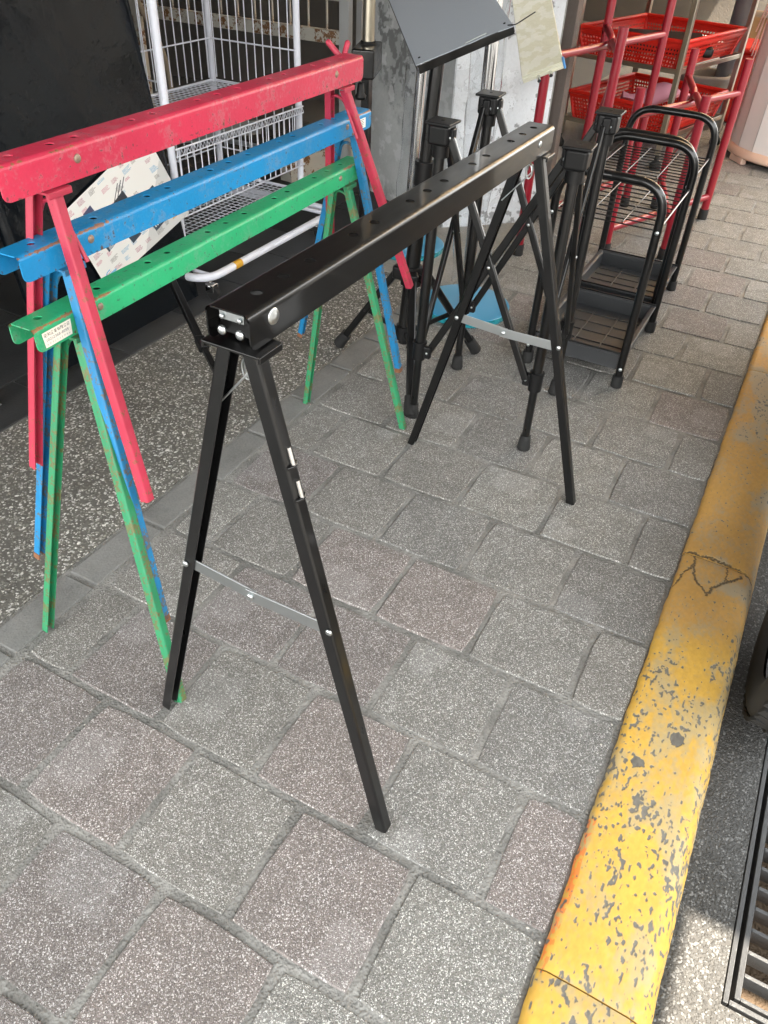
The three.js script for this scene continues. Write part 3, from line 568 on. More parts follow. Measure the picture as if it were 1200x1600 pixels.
function stickerMat() {
  // strokes of 昭和企業有限公司 on a 10 x 10 grid
  const ch = [
    [[0, 1, 4, 1], [0, 1, 0, 9], [4, 1, 4, 9], [0, 5, 4, 5], [0, 9, 4, 9], [5, 1, 10, 1], [10, 1, 9, 4], [7, 1, 5, 4], [5, 6, 10, 6], [5, 6, 5, 10], [10, 6, 10, 10], [5, 10, 10, 10]],
    [[1, 1, 4, 0], [0, 3, 5, 3], [2.5, 1, 2.5, 10], [2.5, 4, 0, 7], [2.5, 4, 5, 7], [6, 2, 10, 2], [6, 2, 6, 9], [10, 2, 10, 9], [6, 9, 10, 9]],
    [[5, 0, 0, 4], [5, 0, 10, 4], [5, 4, 5, 10], [5, 6, 8, 6], [2, 5, 2, 10], [0, 10, 10, 10]],
    [[3, 0, 3, 3], [7, 0, 7, 3], [1, 1, 2, 3], [9, 1, 8, 3], [0, 3, 10, 3], [1, 5, 9, 5], [0, 7, 10, 7], [5, 4, 5, 10], [5, 7, 1, 10], [5, 7, 9, 10]],
    [[0, 2, 10, 2], [5, 0, 0, 6], [3, 4, 3, 10], [3, 4, 9, 4], [9, 4, 9, 10], [3, 6, 9, 6], [3, 8, 9, 8]],
    [[0, 0, 0, 10], [0, 0, 3, 0], [3, 0, 1, 3], [1, 3, 3, 6], [5, 1, 9, 1], [5, 1, 5, 10], [9, 1, 9, 5], [5, 3, 9, 3], [5, 5, 9, 5], [6, 5, 10, 10], [9, 6, 7, 8], [5, 10, 7, 9]],
    [[4, 0, 0, 5], [6, 0, 10, 5], [5, 4, 2, 9], [2, 9, 8, 9], [7, 6, 9, 10]],
    [[1, 1, 9, 1], [9, 1, 9, 10], [0, 4, 6, 4], [2, 6, 6, 6], [2, 6, 2, 9], [6, 6, 6, 9], [2, 9, 6, 9]]];
  const t = canvasTex(512, 256, (c, w, h) => {
    c.fillStyle = '#e9e2d3'; c.fillRect(0, 0, w, h); c.strokeStyle = '#1a1a1a'; c.lineWidth = 5;
    ch.forEach((s, k) => { for (const [a, b, d, e] of s) { c.beginPath(); c.moveTo(26 + k * 58 + a * 4.6, 26 + b * 6); c.lineTo(26 + k * 58 + d * 4.6, 26 + e * 6); c.stroke(); } });
    c.fillStyle = '#8a8a86'; c.font = 'bold 64px sans-serif'; c.fillText('(02)2368-8055', 40, 162);
    c.strokeStyle = '#9b958c'; c.lineWidth = 4; for (let k = 0; k < 10; k++) for (let j = 0; j < 5; j++) { c.beginPath(); const x = 30 + k * 46, y = 190; const a = rr(0, 30), b = rr(0, 40), e = rr(0, 30), f = rr(0, 40); c.moveTo(x + a, y + b); c.lineTo(x + e, y + f); c.stroke(); }
    c.fillStyle = '#6b4a33'; for (let k = 0; k < 60; k++) { c.globalAlpha = 0.5; c.fillRect(440 + rr(-30, 60), 150 + rr(-40, 70), rr(1, 6), rr(1, 8)); }
  });
  return std({ map: t, roughness: 0.6 });
}
function barcodeMat() { return std({ map: canvasTex(128, 96, (c, w, h) => { c.fillStyle = '#e8e6e0'; c.fillRect(0, 0, w, h); c.fillStyle = '#3a3a3a'; for (let k = 0; k < 5; k++) c.fillRect(10, 12 + k * 16, rr(60, 105), 5); }), roughness: 0.6 }); }
// ---------- black folding four-leg frame ----------
{
  const g = thing('folding_stand', 'black folding four-post frame with scissor bars between its posts', 'folding frame');
  const Pp = [V(-0.686, 0, -1.352), V(-0.36, 0, -1.368), V(-0.383, 0, -1.69), V(-0.693, 0, -1.672)], Ht = 0.755, yb = 0.205;
  const tops = [V(-0.676, Ht, -1.372), V(-0.363, Ht, -1.372), V(-0.392, Ht, -1.712), V(-0.696, Ht, -1.702)];
  const onp = (k, y, dx = 0) => Pp[k].clone().lerp(tops[k], y / Ht);
  for (let k = 0; k < 4; k++) {
    const post = part(g, 'post', [rod(onp(k, 0.19), onp(k, Ht - 0.02), 0.0128, 16), rod(onp(k, 0.02), onp(k, 0.2), 0.0105, 14)], blackPaint);
    part(post, 'rubber_foot', [lathe([[0, 0], [0.017, 0], [0.018, 0.004], [0.0155, 0.026], [0.0135, 0.042], [0, 0.042]], Pp[k].x, 0, Pp[k].z, 16)], blackRubber);
    const c = tops[k], nb = [tops[(k + 1) % 4], tops[(k + 3) % 4]].map((q) => q.clone().sub(c).setY(0).normalize());
    const ang = Math.atan2(nb[0].x, nb[0].z);
    const cap = part(g, 'corner_cap', [box(c.x, c.y + 0.004, c.z, 0.062, 0.006, 0.062, 0.002, ang), box(c.x, c.y - 0.02, c.z, 0.05, 0.044, 0.05, 0.008, ang), rod(c.clone().add(V(0, -0.068, 0)), c.clone().add(V(0, -0.02, 0)), 0.0195, 16), ...nb.map((d) => bar(c.clone().add(V(0, -0.022, 0)), c.clone().add(d.clone().multiplyScalar(0.033)).add(V(0, -0.022, 0)), 0.036, 0.02, UP, 0.004))], blackPlastic);
    part(cap, 'cap_hole', [rod(c.clone().add(V(0, 0.0068, 0)), c.clone().add(V(0, 0.0075, 0)), 0.0042, 10)], blackRubber);
    for (const d of nb) { const sd = d.clone().cross(UP); for (const s of [-1, 1]) part(cap, 'rivet', ball(c.clone().add(d.clone().multiplyScalar(0.024)).add(V(0, -0.024, 0)).add(sd.clone().multiplyScalar(s * 0.011)), 0.0038, 0.5, sd.clone().multiplyScalar(s)), zinc); }
    const q = onp(k, yb); const bk = part(g, 'slide_bracket', [rod(onp(k, yb - 0.024), onp(k, yb + 0.024), 0.0175, 16), rod(onp(k, yb + 0.02), onp(k, yb + 0.026), 0.0188, 16), ...nb.map((d) => bar(q.clone(), q.clone().add(d.clone().multiplyScalar(0.034)), 0.034, 0.016, UP, 0.004))], blackPlastic);
    for (const d of nb) { const sd = d.clone().cross(UP); for (const s of [-1, 1]) part(bk, 'rivet', ball(q.clone().add(d.clone().multiplyScalar(0.025)).add(sd.clone().multiplyScalar(s * 0.009)), 0.0034, 0.5, sd.clone().multiplyScalar(s)), zinc); }
  }
  for (let k = 0; k < 4; k++) {
    const j = (k + 1) % 4, d = Pp[j].clone().sub(Pp[k]).setY(0).normalize(), sd = d.clone().cross(UP);
    const pt = (a, y, s, o) => onp(a, y).add(d.clone().multiplyScalar(s * 0.025)).add(sd.clone().multiplyScalar(o));
    part(g, 'scissor_bar', bar(pt(k, Ht - 0.024, 1, 0.006), pt(j, yb, -1, 0.006), 0.019, 0.0125, d, 0.005), blackPaint);
    part(g, 'scissor_bar', bar(pt(j, Ht - 0.024, -1, -0.0065), pt(k, yb, 1, -0.0065), 0.019, 0.0125, d, 0.005), blackPaint);
    const m = onp(k, (Ht - 0.024 + yb) / 2).lerp(onp(j, (Ht - 0.024 + yb) / 2), 0.5);
    part(g, 'pivot', [rod(m.clone().add(sd.clone().multiplyScalar(-0.0135)), m.clone().add(sd.clone().multiplyScalar(0.0135)), 0.0028, 8), ball(m.clone().add(sd.clone().multiplyScalar(0.0128)), 0.0042, 0.5, sd), ball(m.clone().add(sd.clone().multiplyScalar(-0.0132)), 0.0042, 0.5, sd.clone().negate())], zinc);
  }
  rebase(g, -0.53, 0, -1.52);
}
// ---------- tripods ----------
function tripod(label, base, top, hubY, feet, o = {}) {
  const g = thing('tripod_stand', label, 'stand', o.group);
  const on = (y) => base.clone().lerp(top, (y - base.y) / (top.y - base.y)), R = o.r ?? 0.0195;
  part(g, 'pole', [rod(on(0.1), on(o.collar ?? 0.57), R * 1.08, 18), rod(on(0.085), on(0.13), R * 0.8, 14)], blackPaint);
  part(g, 'pole_upper', [rod(on(o.collar ?? 0.57), top, R * 0.88, 18)], blackPaint);
  part(g, 'collar', [rod(on((o.collar ?? 0.57) - 0.045), on((o.collar ?? 0.57) + 0.012), R * 1.28, 18), rod(on((o.collar ?? 0.57) + 0.004), on((o.collar ?? 0.57) + 0.014), R * 1.4, 18)], blackPlastic);
  const h = on(hubY);
  const hub = part(g, 'hub', [rod(on(hubY - 0.028), on(hubY + 0.026), R * 1.5, 18), ...feet.map((f) => { const d = f.clone().sub(h).setY(0).normalize(); return bar(h.clone(), h.clone().add(d.multiplyScalar(R * 2.9)), 0.04, 0.034, UP, 0.008); })], blackPlastic);
  part(hub, 'clamp_knob', [rod(h.clone().add(V(R * 1.2, 0, 0.01)), h.clone().add(V(R * 2.6, 0.0, 0.02)), 0.011, 12)], blackPlastic);
  const lowHub = on(0.12); part(g, 'lower_collar', [rod(on(0.1), on(0.14), R * 1.4, 16)], blackPlastic);
  for (const f of feet) {
    const d = f.clone().sub(h).setY(0).normalize(), a = h.clone().add(d.clone().multiplyScalar(R * 2.4)), e = f.clone().add(V(0, 0.012, 0));
    const dir = e.clone().sub(a).normalize(), side = d.clone().cross(UP);
    const leg = part(g, 'leg', bar(a, e.clone().sub(dir.clone().multiplyScalar(0.03)), 0.025, 0.021, side, 0.006), blackPaint);
    const fb = e.clone().sub(dir.clone().multiplyScalar(0.05)); part(leg, 'rubber_foot', [rod(fb, e, 0.0165, 14, 0.019), ball(e, 0.019, 0.62, dir)], blackRubber);
    const m = a.clone().lerp(e, 0.5); part(g, 'brace', bar(lowHub.clone().add(d.clone().multiplyScalar(R)), m, 0.016, 0.005, UP), blackPaint);
    part(leg, 'rivet', [ball(m.clone().add(side.clone().multiplyScalar(0.0125)), 0.004, 0.5, side), ball(m.clone().sub(side.clone().multiplyScalar(0.0125)), 0.004, 0.5, side.clone().negate())], blackPlastic);
  }
  rebase(g, base.x, 0, base.z); return g;
}
tripod('black tripod stand with a tilted grey sheet tray on its pole', V(-0.842, 0, -1.575), V(-0.812, 0.895, -1.63), 0.295, [V(-1.07, 0, -1.592), V(-0.682, 0, -1.79), V(-0.69, 0, -1.342)], { collar: 0.585 });
// grey tray on the tripod
{
  const g = thing('sheet_tray', 'dark grey sheet metal tray tilted on top of the tripod pole', 'tray');
  const A = V(-0.771, 0.85, -1.416), B = V(-0.596, 0.93, -1.529), up = V(-0.587, 0.171, -0.791).normalize(), ab = B.clone().sub(A), x = ab.clone().normalize();
  const nrm = x.clone().cross(up).normalize(), w = ab.length(), H = 0.5, t = 0.0016;
  const sh = new THREE.Shape(); sh.moveTo(0, 0); sh.lineTo(w * 0.3, 0.001); sh.lineTo(w * 0.52, 0.004); sh.lineTo(w * 0.56, 0.0015); sh.lineTo(w * 0.72, 0.006); sh.lineTo(w, 0); sh.lineTo(w, H); sh.lineTo(0, H); sh.closePath();
  const e = new THREE.ExtrudeGeometry(sh, { depth: t, bevelEnabled: false });
  e.applyMatrix4(new THREE.Matrix4().makeBasis(x, up, nrm).setPosition(A));
  const gm = std({ color: lin(0.3, 0.33, 0.37), roughness: 0.42, metalness: 0.1, bumpMap: grimeBump, bumpScale: 0.0004 });
  part(g, 'sheet', planarUV(clean(e), 0.3), gm);
  const off = (p, s, u2, n) => p.clone().add(x.clone().multiplyScalar(s)).add(up.clone().multiplyScalar(u2)).add(nrm.clone().multiplyScalar(n));
  part(g, 'folded_lip', [bar(off(A, 0.004, 0.004, -0.012), off(A, w, 0.004, -0.007), 0.0015, 0.018, up)], blackPaint);
  part(g, 'side_lip', [bar(off(A, 0, 0, -0.005), off(A, 0, H, -0.005), 0.0015, 0.011, x)], blackPaint);
  part(g, 'side_lip', [bar(off(A, w, 0, -0.005), off(A, w, H, -0.005), 0.0015, 0.011, x)], blackPaint);
  part(g, 'retaining_wire', [tube(fillet([off(A, w - 0.01, 0.012, 0.003), off(A, w + 0.004, -0.003, 0.004), off(A, w + 0.05, 0.0, 0.012)], 0.006), 0.0012, 6)], blackPaint);
  part(g, 'spring_clip', [tube(fillet([off(A, w * 0.5, 0.006, 0.002), off(A, w * 0.52, 0.0, 0.006), off(A, w * 0.74, 0.008, 0.006), off(A, w * 0.73, 0.012, 0.002)], 0.004), 0.0014, 6)], zinc);
  for (const s of [0.06, 0.94]) part(g, 'rivet', ball(off(A, w * s, 0.03, 0.002), 0.003, 0.5, nrm), blackPlastic);
  part(g, 'mounting_plate', [box(0, 0, 0, 0.09, 0.006, 0.12).applyMatrix4(new THREE.Matrix4().makeBasis(x, nrm, up.clone().negate()).setPosition(off(A, 0.11, 0.16, -0.018)))], blackPlastic);
  rebase(g, -0.79, 0.9, -1.63);
}
// cream plank wrapped in film, resting on the red rack
{
  const g = thing('wrapped_plank', 'cream marbled plank wrapped in clear film, resting on the red frame', 'plank');
  const A = V(-0.836, 0.69, -2.325), B = V(-0.722, 0.742, -2.366), up = V(-0.433, 0.272, -0.859).normalize(), x = B.clone().sub(A).normalize(), n = x.clone().cross(up).normalize();
  const N = 512, a = fbm(N, N, 90, 5, 81), b = fbm(N, N, 30, 4, 82);
  const cm = texRGB(N, N, (i) => { const t = step(0.45, 0.6, Math.abs(a[i] - 0.5) * 3 + b[i] * 0.4); return mix3([0.72, 0.7, 0.52], [0.8, 0.79, 0.66], t); });
  const pm = new THREE.MeshPhysicalMaterial({ map: cm, roughness: 0.45, clearcoat: 0.8, clearcoatRoughness: 0.12, bumpMap: texGray(N, N, (i) => a[i]), bumpScale: 0.006 });
  const gg = new RoundedBoxGeometry(0.132, 0.62, 0.024, 2, 0.003); gg.translate(0.066, 0.31, -0.012);
  part(g, 'board', uvScale(gg, 0.4, 1.6).applyMatrix4(new THREE.Matrix4().makeBasis(x, up, n).setPosition(A)), pm);
  const off = (s, u, k) => A.clone().add(x.clone().multiplyScalar(s)).add(up.clone().multiplyScalar(u)).add(n.clone().multiplyScalar(k));
  part(g, 'steel_pin', [rod(off(0.05, 0.03, -0.014), off(0.05, -0.022, -0.022), 0.006, 10)], chrome);
  part(g, 'steel_pin', [rod(off(0.088, 0.03, -0.014), off(0.088, -0.016, -0.022), 0.006, 10)], chrome);
  part(g, 'blue_tape', [box(0, 0, 0, 0.008, 0.028, 0.028).applyMatrix4(new THREE.Matrix4().makeBasis(x, up, n).setPosition(off(0.133, 0.012, -0.012)))], std({ color: lin(0.07, 0.25, 0.55), roughness: 0.5 }));
  rebase(g, -0.836, 0.69, -2.325);
}
// ---------- chrome posts on film-covered discs ----------
const filmBlue = new THREE.MeshPhysicalMaterial({ color: lin(0.03, 0.25, 0.45), roughness: 0.3, metalness: 0.1, clearcoat: 0.3, clearcoatRoughness: 0.05 });
const filmEdge = new THREE.MeshPhysicalMaterial({ color: lin(0.02, 0.36, 0.44), roughness: 0.25, metalness: 0.6, clearcoat: 1, clearcoatRoughness: 0.1, bumpMap: grimeBump, bumpScale: 0.004 });
const film = new THREE.MeshPhysicalMaterial({ color: lin(0.95, 0.96, 0.97), roughness: 0.12, transmission: 1, thickness: 0, transparent: false, ior: 1.25, side: THREE.DoubleSide });
function wrappedPost(label, x, z, R, lean) {
  const g = thing('post_on_disc', label, 'display post', 'plastic-wrapped chrome posts on blue discs');
  part(g, 'base_disc', [lathe([[0, 0.028], [R * 0.5, 0.0285], [R - 0.006, 0.026], [R - 0.001, 0.022]], x, 0, z, 48)], filmBlue);
  part(g, 'disc_edge', [lathe([[R - 0.001, 0.022], [R, 0.018], [R, 0.004], [R - 0.004, 0], [0, 0]], x, 0, z, 48)], filmEdge);
  part(g, 'post', [rod(V(x, 0.028, z), V(x + lean[0], 1.5, z + lean[1]), 0.0195, 20)], chrome);
  const pts = []; const seg = 22, rows = 46, Pz = [], I = [], U = [];
  for (let j = 0; j <= rows; j++) for (let k = 0; k <= seg; k++) {
    const y = 0.1 + j / rows * 1.4, t = k / seg * Math.PI * 2, q = y / 1.5;
    const r0 = 0.04 + 0.018 * Math.max(0, Math.sin(t - 0.6)) + 0.0035 * Math.sin(t * 5 + y * 9) + 0.003 * Math.sin(t * 3 - y * 23) + 0.002 * Math.sin(t * 9 + y * 41);
    Pz.push(x + lean[0] * q + Math.cos(t) * r0, y, z + lean[1] * q + Math.sin(t) * r0); U.push(k / seg, y);
  }
  for (let j = 0; j < rows; j++) for (let k = 0; k < seg; k++) { const a = j * (seg + 1) + k, b = a + seg + 1; I.push(a, b, a + 1, b, b + 1, a + 1); }
  const f = new THREE.BufferGeometry(); f.setAttribute('position', new THREE.Float32BufferAttribute(Pz, 3)); f.setAttribute('uv', new THREE.Float32BufferAttribute(U, 2)); f.setIndex(I); f.computeVertexNormals();
  part(g, 'plastic_wrap', f, film);
  rebase(g, x, 0, z); return g;
}
wrappedPost('chrome post in clear wrap on a blue disc before the flaking pillar face', -0.84, -2.07, 0.155, [-0.02, 0.0]);
wrappedPost('chrome post in clear wrap on a blue disc behind the red sawhorse', -1.27, -2.46, 0.15, [0.02, -0.05]);
// black upright with a square head and a steel pipe
{
  const g = thing('pipe_stand', 'black upright with square steel head holding a bare pipe', 'stand');
  const c = V(-1.34, 0, -2.22);
  part(g, 'upright', [box(c.x, 0.36, c.z + 0.0, 0.03, 0.6, 0.03)], blackPaint);
  part(g, 'foot_plate', [box(c.x, 0.006, c.z, 0.14, 0.012, 0.1)], blackPaint);
  part(g, 'square_head', [box(c.x + 0.004, 0.695, c.z + 0.01, 0.075, 0.085, 0.18, 0.006, 0.35)], blackPaint);
  part(g, 'pipe', [rod(V(c.x - 0.004, 0.73, c.z - 0.01), V(c.x, 1.7, c.z - 0.01), 0.0205, 20)], std({ color: lin(0.45, 0.41, 0.33), roughness: 0.32, metalness: 1, bumpMap: grimeBump, bumpScale: 0.0004 }));
  part(g, 'pipe_gasket', [rod(V(c.x - 0.004, 0.735, c.z - 0.01), V(c.x - 0.004, 0.746, c.z - 0.01), 0.024, 20)], blackRubber);
  part(g, 'knob', [lathe([[0, 0], [0.018, 0.002], [0.02, 0.012], [0.013, 0.02], [0.011, 0.05], [0, 0.05]], c.x + 0.01, 0.585, c.z + 0.06, 14)], blackPlastic);
  rebase(g, c.x, 0, c.z);
}
// ---------- umbrella stands ----------
function umbrellaStand(label, x0, x1, z0, z1, H) {
  const g = thing('umbrella_stand', label, 'umbrella stand', 'black umbrella stands one behind the other');
  const r = 0.0118, yG = 0.47, yT = 0.075;
  for (const z of [z0, z1]) {
    const h = part(g, 'hoop', tube(fillet([V(x0, 0.02, z), V(x0, H, z), V(x1, H, z), V(x1, 0.02, z)], 0.085, 10), r, 14), blackPaint);
    for (const x of [x0, x1]) { part(h, 'rubber_foot', [lathe([[0, 0], [0.0165, 0], [0.0175, 0.004], [0.0165, 0.036], [0, 0.036]], x, 0, z, 14)], blackRubber); }
    for (const x of [x0, x1]) for (const y of [yG, 0.062]) part(h, 'screw', ball(V(x + (x === x1 ? 0.002 : -0.002), y, z + (z === z0 ? r : -r)), 0.0058, 0.5, V(0, 0, z === z0 ? 1 : -1)), zinc);
    part(g, 'tray_rail', [bar(V(x0, yT + 0.022, z + (z === z0 ? -0.014 : 0.014)), V(x1, yT + 0.022, z + (z === z0 ? -0.014 : 0.014)), 0.012, 0.005, UP)], blackPaint);
  }
  for (const x of [x0, x1]) part(g, 'side_rail', [rod(V(x, yG, z0), V(x, yG, z1), 0.0036, 8)], blackPaint);
  for (const s of [0.32, 0.66]) part(g, 'long_wire', [rod(V(lerp(x0, x1, s), yG + 0.003, z0 - 0.012), V(lerp(x0, x1, s), yG + 0.003, z1 + 0.012), 0.002, 6)], blackPaint);
  const n = 10; for (let k = 0; k <= n; k++) part(g, 'cross_wire', [rod(V(x0, yG - 0.001, lerp(z0 - 0.012, z1 + 0.012, k / n)), V(x1, yG - 0.001, lerp(z0 - 0.012, z1 + 0.012, k / n)), 0.002, 6)], blackPaint);
  // tray: rim, walls, floor, moulded ribs
  const tm = std({ color: lin(0.03, 0.032, 0.035), roughness: 0.45, bumpMap: grimeBump, bumpScale: 0.0003 });
  const tx0 = x0 + 0.008, tx1 = x1 - 0.008, tz0 = z0 - 0.018, tz1 = z1 + 0.018, cx = (tx0 + tx1) / 2, cz = (tz0 + tz1) / 2, W = tx1 - tx0, D = tz0 - tz1;
  const tray = part(g, 'tray', [box(cx, 0.046, cz, W, 0.005, D, 0.002), box(cx, 0.07, tz0 - 0.004, W, 0.05, 0.007, 0.003), box(cx, 0.07, tz1 + 0.004, W, 0.05, 0.007, 0.003), box(tx0 + 0.004, 0.07, cz, 0.007, 0.05, D, 0.003), box(tx1 - 0.004, 0.07, cz, 0.007, 0.05, D, 0.003),
    box(cx, 0.0955, tz0 + 0.003, W + 0.014, 0.005, 0.014, 0.002), box(cx, 0.0955, tz1 - 0.003, W + 0.014, 0.005, 0.014, 0.002), box(tx0 - 0.003, 0.0958, cz, 0.014, 0.005, D, 0.002), box(tx1 + 0.003, 0.0958, cz, 0.014, 0.005, D, 0.002)], tm);
  for (const s of [0.35, 0.66]) part(tray, 'rib', [bar(V(lerp(tx0, tx1, s), 0.0505, tz0 - 0.02), V(lerp(tx0, tx1, s), 0.0505, tz1 + 0.02), 0.005, 0.005, UP)], tm);
  for (let k = 1; k < 6; k++) part(tray, 'rib', [bar(V(tx0 + 0.014, 0.05, lerp(tz0, tz1, k / 6)), V(tx1 - 0.014, 0.05, lerp(tz0, tz1, k / 6)), 0.004, 0.005, UP)], tm);
  rebase(g, cx, 0, cz); return g;
}
umbrellaStand('front black umbrella stand with an empty ribbed drip tray, beside the folding frame', -0.52, -0.232, -1.83, -2.26, 0.588);
umbrellaStand('rear black umbrella stand pushed up behind another, next to the red frame', -0.535, -0.245, -2.29, -2.655, 0.592);
// ---------- red tube racks ----------
const redPaint = new THREE.MeshPhysicalMaterial({ color: lin(0.24, 0.004, 0.015), roughness: 0.34, clearcoat: 0.25, clearcoatRoughness: 0.15 });
function redRack(label, c, H, yTop, yLow, over) {        // c: four feet; the two ladders cross on the diagonals 0-2 and 1-3
  const g = thing('red_folding_rack', label, 'rack', 'red tube racks');
  c.forEach((p, k) => {
    const h = H[k]; const post = part(g, 'post', tube([V(p.x, 0.012, p.z), V(p.x, h, p.z)], 0.017, 16), redPaint);
    part(post, 'black_foot', [lathe([[0, 0], [0.0205, 0], [0.021, 0.004], [0.0203, 0.045], [0, 0.045]], p.x, 0, p.z, 14)], blackRubber);
  });
  for (const [a, b] of [[0, 2], [1, 3]]) for (const y of [yTop + (a ? 0.03 : 0), yLow + (a ? 0.03 : 0)]) {
    const A = V(c[a].x, y, c[a].z), B = V(c[b].x, y, c[b].z);
    const pts = a ? fillet([A, A.clone().lerp(B, 0.44), A.clone().lerp(B, 0.5).add(V(0, -0.03, 0)), A.clone().lerp(B, 0.56), B], 0.06) : [A, B];
    part(g, y > 0.3 ? 'top_bar' : 'low_bar', tube(pts, 0.0135, 14), redPaint);
  }
  part(g, 'brace', tube([V(c[1].x, yTop, c[1].z), V(c[3].x, yLow + 0.1, c[3].z)], 0.0045, 8), redPaint);
  const m = c[0].clone().add(c[2]).multiplyScalar(0.5); rebase(g, m.x, 0, m.z); return g;
}
redRack('tall red tube rack beside the flaking pillar, carrying the cream plank', [V(-0.862, 0, -2.652), V(-0.63, 0, -2.69), V(-0.65, 0, -3.51), V(-0.838, 0, -3.29)], [0.745, 0.81, 1.15, 1.15], 0.7, 0.14);
redRack('low red tube rack behind the black umbrella stands, open post ends', [V(-0.565, 0, -2.87), V(-0.345, 0, -2.95), V(-0.297, 0, -3.55), V(-0.52, 0, -3.57)], [0.61, 0.6, 0.645, 0.655], 0.52, 0.1);
// ---------- white wire trolley ----------
const whiteCoat = std({ color: lin(0.70, 0.72, 0.80), roughness: 0.35 });
function caster(parent, x, y, z, turn = 0.6) {
  const c = part(parent, 'caster', [rod(V(x, y - 0.012, z), V(x, y + 0.012, z), 0.006, 10), lathe([[0, 0.058], [0.017, 0.056], [0.019, 0.048], [0.012, 0.044], [0, 0.044]], x, y - 0.07, z, 18), box(x + 0.006, y - 0.028, z + 0.013, 0.034, 0.026, 0.004, 0.004), box(x + 0.006, y - 0.028, z - 0.013, 0.034, 0.026, 0.004, 0.004), box(x + 0.004, y - 0.017, z, 0.03, 0.005, 0.03, 0.003)], chrome);
  part(c, 'wheel', [new THREE.CylinderGeometry(0.0235, 0.0235, 0.019, 20).rotateX(Math.PI / 2).translate(x + 0.012, y - 0.0455, z)], blackRubber);
  return c;
}
{
  const g = thing('wire_trolley', 'white wire-basket trolley on casters behind the nested sawhorses', 'trolley');
  const xf = -1.7, xb = -2.12, zl = -1.645, zr = -2.375, R = 0.0125, H = 1.6;
  for (const [x, z] of [[xf - 0.02, zl], [xf - 0.02, zr], [xb, zl], [xb, zr]]) part(g, 'post', rod(V(x, 0.1, z), V(x, H, z), R, 14), whiteCoat);
  const y0 = 0.098, base = fillet([V(xb, y0, -1.58), V(-1.585, y0, -1.58), V(-1.585, y0, -2.42), V(xb, y0, -2.42)], 0.09, 9);
  const rail = part(g, 'base_rail', tube(base, 0.0135, 14), whiteCoat);
  part(rail, 'yellow_label', [tube([V(-1.585, y0, -1.735), V(-1.585, y0, -1.775)], 0.0139, 14)], std({ color: lin(0.62, 0.33, 0.02), roughness: 0.5 }));
  for (const [x, z] of [[-1.625, -1.65], [-1.63, -2.35], [-2.1, -1.6], [-2.1, -2.4]]) caster(g, x, 0.072, z);
  for (const z of [-1.63, -2.37]) part(g, 'base_crossbar', rod(V(xb, y0, z), V(-1.59, y0, z), 0.008, 10), whiteCoat);
  const wr = 0.0022;
  const panelX = (x, ya, yb, za, zb, n) => { for (let k = 0; k <= n; k++) { const z = lerp(za, zb, k / n); part(g, 'wire', rod(V(x, ya, z), V(x, yb, z), wr, 5), whiteCoat); } };
  const panelZ = (z, ya, yb, xa, xb2, n) => { for (let k = 0; k <= n; k++) { const x = lerp(xa, xb2, k / n); part(g, 'wire', rod(V(x, ya, z), V(x, yb, z), wr, 5), whiteCoat); } };
  panelX(xb + 0.014, 0.53, 1.5, zl - 0.04, zr + 0.04, 15); panelZ(zr + 0.012, 0.53, 1.5, xb + 0.03, xf - 0.05, 9); panelZ(zl - 0.012, 0.53, 1.5, xb + 0.03, xf - 0.05, 9);
  for (const y of [0.66, 0.93, 1.2, 1.5]) part(g, 'cross_wire', [rod(V(xb + 0.014, y, zl), V(xb + 0.014, y, zr), 0.0028, 6), rod(V(xb, y, zr + 0.012), V(xf - 0.02, y, zr + 0.012), 0.0028, 6), rod(V(xb, y, zl - 0.012), V(xf - 0.02, y, zl - 0.012), 0.0028, 6)], whiteCoat);
  for (const [ya, yb] of [[0.27, 0.475]]) { panelX(xf - 0.004, ya, yb, zl - 0.02, zr + 0.02, 20); panelX(xb + 0.014, ya, yb, zl, zr, 16); panelZ(zr + 0.012, ya, yb, xb, xf, 10); panelZ(zl - 0.012, ya, yb, xb, xf, 10); }
  for (const y of [0.512, 0.165]) {
    const list = [];
    for (let k = 0; k <= 28; k++) { const z = lerp(zl - 0.005, zr + 0.005, k / 28); list.push(rod(V(xb, y, z), V(xf, y, z), 0.0016, 5)); }
    for (let k = 0; k <= 16; k++) { const x = lerp(xb, xf, k / 16); list.push(rod(V(x, y - 0.003, zl), V(x, y - 0.003, zr), 0.0016, 5)); }
    part(g, 'wire_mesh_shelf', list, whiteCoat);
    part(g, 'shelf_rim', tube(fillet([V(xf, y + 0.004, zl), V(xf, y + 0.004, zr), V(xb, y + 0.004, zr), V(xb, y + 0.004, zl), V(xf, y + 0.004, zl)], 0.02, 4), 0.0045, 8), whiteCoat);
  }
  { const pts = []; for (let k = 0; k <= 90; k++) pts.push(V(xf + 0.001, 0.466 + (k % 2 ? 0.008 : -0.008), lerp(zl, zr, k / 90))); part(g, 'basket_rim', [tube(pts, 0.0018, 5), rod(V(xf, 0.478, zl), V(xf, 0.478, zr), 0.0032, 8), rod(V(xf, 0.456, zl), V(xf, 0.456, zr), 0.0026, 8)], whiteCoat); }
  for (const y of [0.27]) part(g, 'basket_bottom_rim', tube([V(xf, y, zl), V(xf, y, zr), V(xb, y, zr), V(xb, y, zl)], 0.003, 6), whiteCoat);
  for (const z of [zl, zr]) part(g, 'side_tube', rod(V(xb, 0.3, z), V(xf - 0.02, 0.3, z), 0.01, 12), zinc);
  rebase(g, -1.88, 0, -2.0);
}
